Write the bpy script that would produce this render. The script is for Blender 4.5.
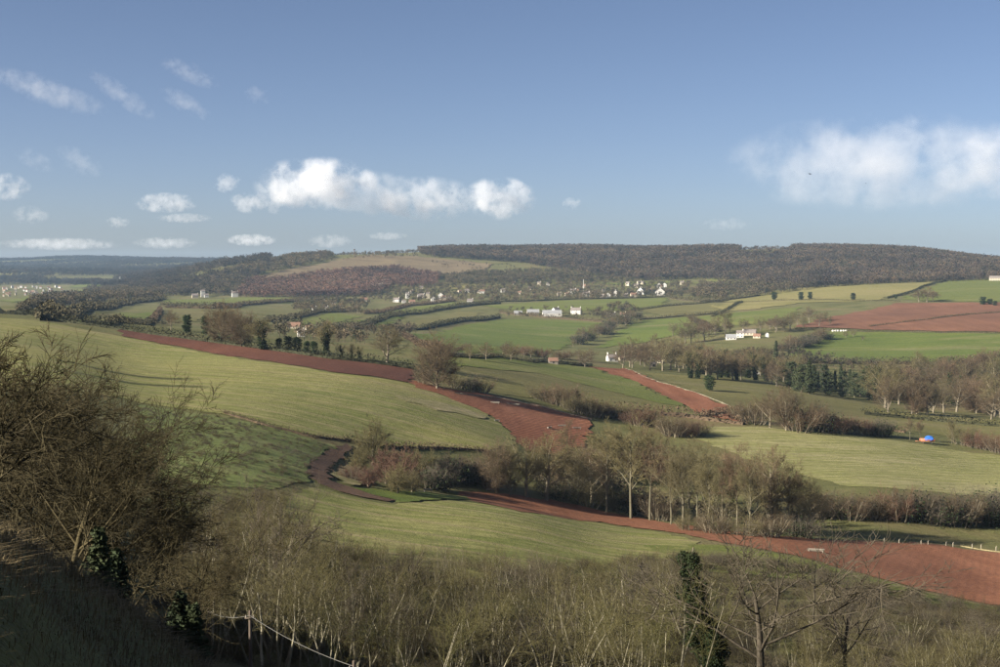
import bpy, math, random
import numpy as np
from mathutils import Vector
from mathutils.geometry import delaunay_2d_cdt

# ------------------------------------------------------------------ camera, sky, sun, exposure
SC = bpy.context.scene
for o in list(bpy.data.objects): bpy.data.objects.remove(o)
C = SC.collection
F, YH, CZ = 1400.0, 264.0, 100.0            # focal length in photo pixels, horizon row, eye height
PITCH = math.atan((333.5 - YH) / F)
cam = bpy.data.cameras.new('camera'); cam.sensor_width = 36; cam.lens = 36 * F / 1000
cam.clip_start = 0.2; cam.clip_end = 60000
co = bpy.data.objects.new('camera', cam); C.objects.link(co); SC.camera = co
co.location = (0, 0, CZ); co.rotation_euler = (math.pi / 2 - PITCH, 0, 0)

SUN_AZ, SUN_EL = math.radians(-112), math.radians(23)   # azimuth measured from the view axis (+Y), positive to the right
W = bpy.data.worlds.new('World'); SC.world = W; W.use_nodes = True
nt = W.node_tree; nt.nodes.clear()
sky = nt.nodes.new('ShaderNodeTexSky'); sky.sky_type = 'NISHITA'; sky.sun_disc = False
sky.sun_elevation = SUN_EL; sky.sun_rotation = SUN_AZ
sky.air_density = 0.5; sky.dust_density = 1.0; sky.ozone_density = 2.8; sky.altitude = 150
bg = nt.nodes.new('ShaderNodeBackground'); bg.inputs['Strength'].default_value = 0.05
wo = nt.nodes.new('ShaderNodeOutputWorld')
tint = nt.nodes.new('ShaderNodeMix'); tint.data_type = 'RGBA'; tint.blend_type = 'MULTIPLY'; tint.inputs[0].default_value = 1; tint.inputs[7].default_value = (1.10, .955, .87, 1)
nt.links.new(sky.outputs[0], tint.inputs[6]); nt.links.new(tint.outputs[2], bg.inputs['Color']); nt.links.new(bg.outputs[0], wo.inputs['Surface'])
sl = bpy.data.lights.new('sun', 'SUN'); sl.energy = 5.0; sl.angle = math.radians(0.53); sl.color = (1, .94, .83)
so = bpy.data.objects.new('sun', sl); C.objects.link(so)
sdir = Vector((math.sin(SUN_AZ) * math.cos(SUN_EL), math.cos(SUN_AZ) * math.cos(SUN_EL), math.sin(SUN_EL)))
so.rotation_euler = sdir.to_track_quat('Z', 'Y').to_euler(); so.location = sdir * 300
vs = SC.view_settings; vs.view_transform = 'Standard'; vs.look = 'None'; vs.exposure = 1.5; vs.gamma = 1
vs.use_curve_mapping = False
cy = SC.cycles
cy.use_denoising = True; cy.denoiser = 'OPENIMAGEDENOISE'
cy.max_bounces = 10; cy.diffuse_bounces = 2; cy.glossy_bounces = 1; cy.transmission_bounces = 2
cy.transparent_max_bounces = 8; cy.volume_bounces = 8
cy.use_adaptive_sampling = False
cy.denoising_input_passes = 'RGB_ALBEDO_NORMAL'; cy.denoising_prefilter = 'NONE'

# ------------------------------------------------------------------ terrain: ranges and sight lines surveyed per bearing
def pix_dir(px, py):
    u = (np.asarray(px, float) - 500) / F; v = -(np.asarray(py, float) - 333.5) / F
    c, s = math.cos(PITCH), math.sin(PITCH)
    return u, c + v * s, -s + v * c
def project(x, y, z):
    c, s = math.cos(PITCH), math.sin(PITCH); z = z - CZ
    f = y * c - z * s; up = y * s + z * c
    return 500 + F * x / f, 333.5 - F * up / f
NEAR = {2.5: -1.7}
COLS = {  # photo column : [(range m, photo row where the ground at that range is seen)]
 -300: [(6,540),(12,480),(20,450),(30,470),(60,480),(120,440),(200,400),(300,360),(450,325),(650,312),(900,310),(1300,307),(2000,303),(3500,292),(5000,279),(8000,262),(8800,262)],
 0: [(6,620),(12,560),(20,540),(27,543),(40,590),(60,600),(100,575),(150,510),(200,455),(300,398),(450,344),(560,325),(660,318),(900,310),(1300,307),(2000,302),(3300,291),(4200,287),(5000,276),(6500,270),(8000,261),(8800,261)],
 60: [(6,700),(12,600),(20,570),(27,575),(40,625),(60,630),(100,600),(150,535),(200,480),(300,405),(450,348),(560,331),(650,323),(900,315),(1300,309),(2000,302),(3300,291),(4200,286),(5000,276),(6500,268),(8000,260),(8800,261)],
 125: [(6,760),(12,650),(20,612),(28,618),(40,655),(70,645),(120,595),(180,525),(230,475),(300,422),(400,380),(500,355),(600,336),(640,330),(900,321),(1300,313),(2000,302),(3000,291),(4500,279),(6500,266),(8000,260),(8800,261)],
 250: [(6,900),(14,740),(28,692),(60,690),(100,662),(150,600),(200,532),(250,474),(300,434),(380,391),(480,360),(540,347),(800,337),(1200,324),(1800,306),(2350,298),(2700,282),(3100,264),(3400,259),(4200,264),(6500,263),(8000,261),(8800,262)],
 375: [(6,950),(14,780),(28,725),(60,715),(100,680),(150,612),(200,547),(250,503),(290,479),(305,471),(335,440),(380,409),(420,387),(450,377),(490,363),(600,357),(800,349),(1000,341),(1400,325),(1900,308),(2300,299),(2700,284),(3050,265),(3300,254),(3800,255),(5000,260),(8000,262),(8800,262)],
 440: [(6,960),(14,790),(28,735),(60,725),(100,688),(150,618),(200,553),(245,513),(285,494),(310,484),(340,456),(375,428),(410,404),(450,388),(500,376),(600,361),(800,351),(1000,345),(1400,327),(1900,308),(2300,299),(2700,283),(3100,265),(3500,252),(3900,251),(5000,260),(8000,262),(8800,262)],
 500: [(6,970),(14,800),(28,745),(60,735),(100,695),(150,625),(200,560),(240,522),(280,504),(310,494),(340,472),(370,442),(410,420),(450,403),(500,391),(600,373),(700,363),(900,354),(1200,344),(1650,320),(2000,306),(2300,298),(2700,282),(3200,264),(3700,251),(4200,251),(8000,262),(8800,262)],
 625: [(6,980),(14,815),(28,760),(60,745),(100,705),(150,640),(200,580),(250,546),(320,516),(355,497),(400,467),(450,437),(520,412),(620,394),(750,380),(950,366),(1150,356),(1400,340),(1750,318),(2100,304),(2400,296),(2650,290),(3100,269),(3600,252),(4200,250),(8000,262),(8800,262)],
 750: [(6,980),(14,815),(28,760),(60,745),(100,705),(150,645),(200,592),(240,558),(300,532),(350,507),(400,479),(440,456),(500,430),(600,411),(700,395),(900,376),(1100,360),(1300,340),(1600,320),(2000,303),(2400,292),(2700,282),(3200,264),(3700,251),(4500,251),(8000,262),(8800,262)],
 875: [(6,980),(14,815),(28,760),(60,745),(100,705),(150,650),(200,602),(250,569),(300,546),(345,518),(380,496),(440,468),(520,438),(600,425),(680,416),(760,405),(900,389),(1050,369),(1250,352),(1400,335),(1650,315),(1900,302),(2200,291),(2500,283),(2800,276),(3200,261),(3600,249),(4200,249),(8000,263),(8800,263)],
 1000: [(6,980),(14,815),(28,760),(60,745),(100,710),(150,663),(200,626),(240,599),(300,562),(340,542),(370,521),(420,496),(480,471),(560,448),(650,431),(780,415),(950,389),(1100,369),(1250,350),(1400,333),(1700,312),(1950,301),(2200,292),(2500,283),(2800,274),(3100,266),(3400,263),(3800,266),(8000,264),(8800,264)],
 1300: [(6,980),(14,815),(28,760),(60,745),(100,710),(150,665),(200,630),(240,605),(300,570),(370,535),(480,485),(650,440),(780,420),(1100,375),(1400,340),(1950,305),(2500,286),(3100,275),(3800,270),(8000,264),(8800,264)],
}
EXTRA = {  # bearing deg : [(range, height relative to the eye)] outside the picture
 -52: [(6,-1.4),(25,-2.2),(60,-6),(100,-10),(200,-16),(400,-20),(700,-25),(1500,-45),(3000,-60),(8000,0),(8800,0)],
 -90: [(6,-1.2),(25,-1),(60,-1),(100,-1),(300,0),(1000,-5),(3000,-20),(8800,0)],
 -135: [(6,-.8),(25,1),(60,4),(100,7),(300,14),(1000,25),(3000,20),(8800,0)],
 180: [(6,.6),(25,6),(60,14),(100,20),(300,32),(1000,40),(3000,20),(8800,0)],
 130: [(6,-1),(25,2),(60,5),(100,8),(300,10),(1000,5),(3000,0),(8800,0)],
 90: [(6,-3),(25,-6),(60,-12),(100,-18),(300,-42),(600,-68),(1000,-80),(3000,-20),(8800,0)],
 55: [(6,-4),(25,-9),(60,-20),(100,-32),(300,-62),(600,-80),(1000,-85),(2500,-30),(3500,5),(8800,0)],
}
def pchip(x, y, xq):
    x = np.asarray(x, float); y = np.asarray(y, float); h = np.diff(x); d = np.diff(y, axis=0) / (h[:, None] if y.ndim > 1 else h)
    hh = h[:, None] if y.ndim > 1 else h
    m = np.zeros_like(y)
    w1 = 2 * hh[1:] + hh[:-1]; w2 = hh[1:] + 2 * hh[:-1]
    a, b = d[:-1], d[1:]; ok = (a * b) > 0
    sa, sb = np.where(ok, a, 1), np.where(ok, b, 1)
    m[1:-1] = np.where(ok, (w1 + w2) / (w1 / sa + w2 / sb), 0)
    m[0] = d[0]; m[-1] = d[-1]
    k = np.clip(np.searchsorted(x, xq) - 1, 0, len(x) - 2)
    t = (xq - x[k]) / h[k]; hk = h[k]
    if y.ndim > 1: t = t[:, None]; hk = hk[:, None]
    return ((1 + 2 * t) * (1 - t) ** 2) * y[k] + t * (1 - t) ** 2 * hk * m[k] + t * t * (3 - 2 * t) * y[k + 1] + t * t * (t - 1) * hk * m[k + 1]
NR = 380
RG = np.geomspace(1.0, 8800.0, NR); LR = np.log(RG)
prof = []
for pxc, rows in COLS.items():
    dx, dy, dz = pix_dir(np.full(len(rows), pxc), [r[1] for r in rows])
    zz = np.array([r[0] for r in rows]) * dz / np.hypot(dx, dy)
    xs = np.log([1.0, 2.5] + [r[0] for r in rows]); ys = np.concatenate([[-1.65, -1.8], zz])
    prof.append((math.atan2(*pix_dir(pxc, 450)[:2]), pchip(xs, ys, LR)))
for deg, rows in EXTRA.items():
    xs = np.log([1.0] + [r[0] for r in rows]); ys = np.array([-1.65] + [r[1] for r in rows])
    prof.append((math.radians(deg), pchip(xs, ys, LR)))
prof.sort(key=lambda t: t[0])
A0 = np.array([p[0] for p in prof]); P0 = np.array([p[1] for p in prof])
A0 = np.concatenate([[A0[-1] - 2 * math.pi], A0]); P0 = np.concatenate([P0[-1:], P0])
AG = np.radians(np.concatenate([np.arange(-180, -30, 3.0), np.arange(-30, 30, 0.14), np.arange(30, 180.01, 3.0)]))
ZG = pchip(A0, P0, AG)                                   # heights [bearing, range]
rs = np.random.RandomState(5)
# gentle swells so that no slope is ruler-flat
XX = RG[None] * np.sin(AG)[:, None]; YY = RG[None] * np.cos(AG)[:, None]
def swell(x, y):
    s = 0
    for lam, amp in ((140, .5), (75, .28), (38, .14), (420, 1.5)):
        for k in range(3):
            a = 1.1 * k + lam * .37
            s = s + amp * np.sin((x * math.cos(a) + y * math.sin(a)) * 2 * math.pi / (lam * (1 + .23 * k)) + k * 2.1 + lam)
    return s
fade = np.clip((RG[None] - 30) / 300, 0, 1)
roll = 5.0 * np.sin(XX / 95 + 1.2 * np.sin(YY / 210)) * np.sin(YY / 150 + .7) + 3.5 * np.sin(XX / 47 + YY / 61)
ZG = ZG + swell(XX, YY) * fade * .8 + CZ + roll * np.clip((RG[None] - 2700) / 900, 0, 1.0) + 16 * np.sin(XX / 230 + 2) * np.sin(YY / 330) * np.clip((RG[None] - 4200) / 1500, 0, 1)
va = np.where((AG > math.radians(-29.9)) & (AG < math.radians(29.9)))[0]
ker = np.exp(-.5 * (np.arange(-30, 31) / 9.5) ** 2); ker /= ker.sum()
sub = ZG[va]; pad = np.concatenate([np.repeat(sub[:1], 30, 0), sub, np.repeat(sub[-1:], 30, 0)])
sm = sum(ker[k] * pad[k:k + len(va)] for k in range(61))
wgt = np.clip((RG - 90) / 120, 0, 1)[None] * np.clip((len(va) / 2 - np.abs(np.arange(len(va)) - len(va) / 2)) / 20, 0, 1)[:, None]
ZG[va] = sub * (1 - wgt) + sm * wgt
def T(x, y):
    x = np.asarray(x, float); y = np.asarray(y, float)
    a = np.arctan2(x, y); r = np.maximum(np.hypot(x, y), 1.001)
    i = np.clip(np.searchsorted(AG, a) - 1, 0, len(AG) - 2); ta = (a - AG[i]) / (AG[i + 1] - AG[i])
    j = np.clip(np.searchsorted(RG, r) - 1, 0, NR - 2); tr = (r - RG[j]) / (RG[j + 1] - RG[j]); tr = np.clip(tr, 0, 1)
    return (ZG[i, j] * (1 - ta) * (1 - tr) + ZG[i + 1, j] * ta * (1 - tr) + ZG[i, j + 1] * (1 - ta) * tr + ZG[i + 1, j + 1] * ta * tr)
RM = np.geomspace(4, 8700, 3000)
def at(px, py, rmin=4):
    """where the sight line through a spot of the survey photograph meets the ground"""
    dx, dy, dz = [float(v) for v in pix_dir(px, py)]
    h = math.hypot(dx, dy); rr = RM[RM >= rmin]
    g = T(rr * dx / h, rr * dy / h) - (CZ + rr * dz / h)
    k = np.argmax(g > 0)
    if g[k] <= 0: k = len(rr) - 1
    if k > 0 and g[k] > 0 and g[k - 1] <= 0: r = rr[k - 1] + (rr[k] - rr[k - 1]) * (-g[k - 1]) / (g[k] - g[k - 1])
    else: r = rr[k]
    x, y = r * dx / h, r * dy / h
    return Vector((x, y, float(T(x, y))))
def polar(px, r):
    dx, dy, _ = pix_dir(px, YH); h = math.hypot(float(dx), float(dy))
    x, y = r * float(dx) / h, r * float(dy) / h
    return Vector((x, y, float(T(x, y))))
def inside(px, py, poly):
    n = len(poly); c = np.zeros(np.shape(px), bool)
    for i in range(n):
        x1, y1 = poly[i]; x2, y2 = poly[(i + 1) % n]
        if y1 == y2: continue
        c ^= ((y1 > py) != (y2 > py)) & (px < (x2 - x1) * (py - y1) / (y2 - y1) + x1)
    return c

# ------------------------------------------------------------------ helpers
def mesh_arrays(name, V, Q, mat=None, smooth=False, col=None):
    V = np.ascontiguousarray(V, np.float32); Q = np.ascontiguousarray(Q, np.int32); k = Q.shape[1]
    me = bpy.data.meshes.new(name)
    me.vertices.add(len(V)); me.vertices.foreach_set('co', V.ravel())
    me.loops.add(Q.size); me.loops.foreach_set('vertex_index', Q.ravel())
    me.polygons.add(len(Q)); me.polygons.foreach_set('loop_start', np.arange(0, Q.size, k, dtype=np.int32))
    if smooth: me.polygons.foreach_set('use_smooth', np.ones(len(Q), bool))
    if col is not None:
        at_ = me.attributes.new('tint', 'FLOAT', 'FACE'); at_.data.foreach_set('value', np.ascontiguousarray(col, np.float32))
    me.update(calc_edges=True)
    if mat: me.materials.append(mat)
    return me
def link(name, me, parent=None, loc=None):
    o = bpy.data.objects.new(name, me); C.objects.link(o)
    if parent is not None: o.parent = parent
    if loc is not None: o.location = loc
    return o
def tag(o, label=None, cat=None, group=None, kind=None):
    if label: o['label'] = label
    if cat: o['category'] = cat
    if group: o['group'] = group
    if kind: o['kind'] = kind
    return o

class MatB:
    def __init__(s, name):
        s.m = bpy.data.materials.new(name); s.m.use_nodes = True; s.t = s.m.node_tree
        s.b = s.t.nodes['Principled BSDF']; s.b.inputs['Roughness'].default_value = .9
        s.b.inputs['Specular IOR Level'].default_value = .15
    def n(s, kind, **kw):
        nd = s.t.nodes.new(kind)
        for k, v in kw.items(): setattr(nd, k, v)
        return nd
    def l(s, a, b): s.t.links.new(a, b)
    def pos(s): return s.n('ShaderNodeNewGeometry').outputs['Position']
    def mapping(s, src, rot=0, scale=(1, 1, 1)):
        mp = s.n('ShaderNodeMapping'); mp.inputs['Rotation'].default_value = (0, 0, rot); mp.inputs['Scale'].default_value = scale
        s.l(src, mp.inputs['Vector']); return mp.outputs[0]
    def noise(s, src, scale, detail=4, rough=.6, dist=0):
        nz = s.n('ShaderNodeTexNoise'); nz.inputs['Scale'].default_value = scale; nz.inputs['Detail'].default_value = detail
        nz.inputs['Roughness'].default_value = rough; nz.inputs['Distortion'].default_value = dist
        if src is not None: s.l(src, nz.inputs['Vector'])
        return nz.outputs[0]
    def ramp(s, src, stops):
        r = s.n('ShaderNodeValToRGB'); e = r.color_ramp.elements
        while len(e) < len(stops): e.new(.5)
        for q, (p, c) in zip(e, stops): q.position = p; q.color = (*c, 1) if len(c) == 3 else c
        s.l(src, r.inputs[0]); return r.outputs[0]
    def mix(s, fac, a, b, mode='MIX'):
        m = s.n('ShaderNodeMix', data_type='RGBA', blend_type=mode)
        for sock, v in ((m.inputs[0], fac), (m.inputs[6], a), (m.inputs[7], b)):
            if hasattr(v, 'links'): s.l(v, sock)
            elif isinstance(v, (int, float)): sock.default_value = v
            else: sock.default_value = (*v, 1)
        return m.outputs[2]
    def col(s, c):
        if hasattr(c, 'links'): s.l(c, s.b.inputs['Base Color'])
        else: s.b.inputs['Base Color'].default_value = (*c, 1)
        return s
    def bump(s, h, strength, dist):
        b = s.n('ShaderNodeBump'); b.inputs['Strength'].default_value = strength; b.inputs['Distance'].default_value = dist
        s.l(h, b.inputs['Height']); s.l(b.outputs[0], s.b.inputs['Normal']); return s

def grass_mat(name, c, pale, dark, rot=0, streak=.25, patch=.012, pale_amt=.5, worn=(.30, .23, .13), worn_amt=.35, lines=0):
    m = MatB(name); p = m.pos()
    st = m.noise(m.mapping(p, rot, (.05, 1, 1)), streak, 5, .65)
    pt = m.noise(p, patch, 5, .6, .6)
    fn = m.noise(p, .35, 6, .7); tf = m.noise(p, .11, 5, .75, .8)
    k = m.mix(m.ramp(pt, [(.36, (0, 0, 0)), (.66, (1, 1, 1))]), dark, c)
    def part(src, lo, hi, amt):
        q = m.n('ShaderNodeMath', operation='MULTIPLY'); m.l(m.ramp(src, [(lo, (0, 0, 0)), (hi, (1, 1, 1))]), q.inputs[0]); q.inputs[1].default_value = amt; return q.outputs[0]
    k = m.mix(part(st, .42, .72, pale_amt), k, pale)
    k = m.mix(part(m.noise(m.mapping(p, rot + .4, (.35, 1, 1)), patch * 2.3, 6, .7, .4), .52, .68, worn_amt), k, worn)
    k = m.mix(part(tf, .50, .72, .45), k, dark)
    if lines:
        wv = m.n('ShaderNodeTexWave', wave_type='BANDS', bands_direction='Y', wave_profile='SIN'); wv.inputs['Scale'].default_value = .314 / lines; wv.inputs['Distortion'].default_value = 1.2
        wv.inputs['Detail'].default_value = 2; wv.inputs['Detail Scale'].default_value = .2; m.l(m.mapping(p, rot), wv.inputs['Vector'])
        k = m.mix(part(wv.outputs['Fac'], .90, .99, .45), k, worn)
    k = m.mix(.6, k, m.ramp(fn, [(.3, (.45, .45, .43)), (.7, (1.08, 1.08, 1.08))]), 'MULTIPLY')
    m.col(k).bump(m.noise(p, 1.1, 6, .75), .8, .4)
    return m.m
def plough_mat(name, c, c2, rot=0, row=1.2, amt=.5, ridge=.5):
    m = MatB(name); p = m.pos(); q = m.mapping(p, rot)
    wv = m.n('ShaderNodeTexWave', wave_type='BANDS', bands_direction='X', wave_profile='SIN')
    wv.inputs['Scale'].default_value = .314 / row; wv.inputs['Distortion'].default_value = 3.5; wv.inputs['Detail'].default_value = 4
    wv.inputs['Detail Scale'].default_value = .6; m.l(q, wv.inputs['Vector'])
    big = m.noise(m.mapping(p, rot, (1, .12, 1)), .13, 5, .65); fn = m.noise(p, .9, 6, .75); pt = m.noise(p, .015, 4, .6)
    k = m.mix(m.ramp(big, [(.35, (0, 0, 0)), (.68, (1, 1, 1))]), c, c2)
    k = m.mix(amt, k, m.ramp(wv.outputs['Fac'], [(.12, (.40, .37, .36)), (.6, (1.1, 1.1, 1.1)), (.9, (1.25, 1.2, 1.18))]), 'MULTIPLY')
    k = m.mix(.7, k, m.ramp(fn, [(.3, (.45, .43, .42)), (.7, (1.3, 1.28, 1.25))]), 'MULTIPLY')
    k = m.mix(.6, k, m.ramp(pt, [(.35, (.62, .62, .62)), (.65, (1.1, 1.06, 1.02))]), 'MULTIPLY')
    h = m.n('ShaderNodeMath', operation='MULTIPLY_ADD'); m.l(wv.outputs['Fac'], h.inputs[0]); h.inputs[1].default_value = ridge; m.l(fn, h.inputs[2])
    m.col(k).bump(h.outputs[0], .8, .3)
    return m.m
M = {}
m = MatB('rough_ground'); p = m.pos()
k = m.ramp(m.noise(p, .02, 6, .65, .5), [(.32, (.085, .085, .026)), (.5, (.135, .130, .045)), (.68, (.17, .13, .062))])
k = m.mix(.6, k, m.ramp(m.noise(p, .5, 6, .75), [(.3, (.4, .4, .4)), (.7, (1.1, 1.1, 1.1))]), 'MULTIPLY')
m.col(k).bump(m.noise(p, .8, 6, .75), .7, .5); M['ground'] = m.m
M['pasture'] = grass_mat('winter_pasture', (.195, .190, .050), (.40, .335, .155), (.135, .15, .036), math.radians(14), .5, .014, .62, lines=12)
M['fresh'] = grass_mat('fresh_grass', (.135, .150, .030), (.22, .20, .06), (.10, .125, .024), .3, .12, .01, .4)
M['lush'] = grass_mat('lush_grass', (.115, .145, .024), (.19, .18, .05), (.085, .115, .02), .1, .08, .008, .35)
M['striped'] = grass_mat('striped_meadow', (.205, .205, .062), (.42, .36, .18), (.16, .165, .045), math.radians(-24), .55, .012, .7, worn=(.36, .30, .18), worn_amt=.5, lines=5)
M['pale'] = grass_mat('pale_grass', (.225, .195, .070), (.32, .26, .11), (.165, .155, .045), .1, .06, .006, .5)
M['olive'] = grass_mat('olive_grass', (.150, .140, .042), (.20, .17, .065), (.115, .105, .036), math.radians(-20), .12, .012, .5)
M['heath'] = grass_mat('dry_hill_grass', (.21, .155, .085), (.28, .21, .12), (.12, .09, .05), .4, .03, .01, .5)
M['kale'] = grass_mat('kale_crop', (.17, .20, .058), (.24, .25, .10), (.11, .13, .035), .3, .8, .06, .5)
M['soil'] = plough_mat('red_plough_soil', (.245, .098, .048), (.35, .155, .084), math.radians(52), 2.6, .9, .8)
M['soil_fine'] = plough_mat('raked_red_soil', (.20, .083, .042), (.29, .13, .07), math.radians(20), 1.5, .12, 0.0)
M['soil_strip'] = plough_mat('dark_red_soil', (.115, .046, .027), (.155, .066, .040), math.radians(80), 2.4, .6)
M['soil_far'] = plough_mat('far_red_soil', (.175, .083, .046), (.225, .11, .063), math.radians(70), 5, .3)
M['track'] = plough_mat('brown_track', (.095, .058, .036), (.16, .10, .062), math.radians(40), 1.1, .35, .25)

# ------------------------------------------------------------------ ground sheet
nA = len(AG)
V = np.stack([XX, YY, ZG], -1).reshape(-1, 3)
ii, jj = np.meshgrid(np.arange(nA - 1), np.arange(NR - 1), indexing='ij')
q = np.stack([ii * NR + jj, (ii + 1) * NR + jj, (ii + 1) * NR + jj + 1, ii * NR + jj + 1], -1).reshape(-1, 4)
q = q[:, ::-1]
tag(link('ground', mesh_arrays('ground', V, q, M['ground'], True)), 'rough winter valley ground rolling away to far hills', kind='structure')
V = np.concatenate([[[0, 0, CZ - 1.65]], np.stack([XX[:, 0], YY[:, 0], ZG[:, 0]], -1)])
fan = np.stack([np.zeros(nA - 1, int), np.arange(2, nA + 1), np.arange(1, nA)], -1)
tag(link('ground', mesh_arrays('ground_cap', V, fan, M['ground'], True)), 'trodden ground at the viewpoint', kind='structure')

# ------------------------------------------------------------------ fields
RF = random.Random(31)
def field(name, mat, poly, label, lift=1.0):
    w = [at(*p) for p in poly]; n = len(w)
    pts = []
    for i in range(n):
        a, b = w[i], w[(i + 1) % n]; D = .5 * (a.xy.length + b.xy.length); L = (a.xy - b.xy).length
        k = max(1, int(L / (D * .008)))
        for j in range(k):
            t = j / k; c = a.xy.lerp(b.xy, t); nrm = (b.xy - a.xy).orthogonal()
            wob = 0 if j == 0 else .05 * math.sin(t * 9 + i * 2.1) * min(.02 * D, L * .2) / max(L, 1)
            u_ = nrm.normalized() * (RF.gauss(0, .0019) * D if j else 0)
            pts.append(c + nrm * wob + u_)
    P = np.array([[v.x, v.y] for v in pts])
    a = np.arctan2(P[:, 0], P[:, 1]); r = np.hypot(P[:, 0], P[:, 1])
    aa = np.arange(a.min(), a.max(), .006); rr = np.exp(np.arange(np.log(r.min()), np.log(r.max()), .02))
    ga, gr = np.meshgrid(aa, rr); gx, gy = (gr * np.sin(ga)).ravel(), (gr * np.cos(ga)).ravel()
    ok = inside(gx, gy, [tuple(v) for v in P])
    gp = [Vector((x, y)) for x, y in zip(gx[ok], gy[ok])]
    vs_, es_, fs_ = delaunay_2d_cdt(pts + gp, [], [list(range(len(pts)))], 1, 1e-4)[:3]
    X = np.array([[v.x, v.y] for v in vs_]); R = np.hypot(X[:, 0], X[:, 1])
    Z = T(X[:, 0], X[:, 1]) + (.03 + .00025 * R) * lift
    me = bpy.data.meshes.new(name)
    fl = []
    for f in fs_:
        A_, B_, C_ = [X[i] for i in f[:3]]
        up = (B_[0] - A_[0]) * (C_[1] - A_[1]) - (B_[1] - A_[1]) * (C_[0] - A_[0]) > 0
        fl.append(f if up else f[::-1])
    me.from_pydata(np.column_stack([X, Z]).tolist(), [], fl); me.materials.append(mat)
    me.polygons.foreach_set('use_smooth', np.ones(len(me.polygons), bool))
    o = link(name, me); tag(o, label, kind='structure'); return o

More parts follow.
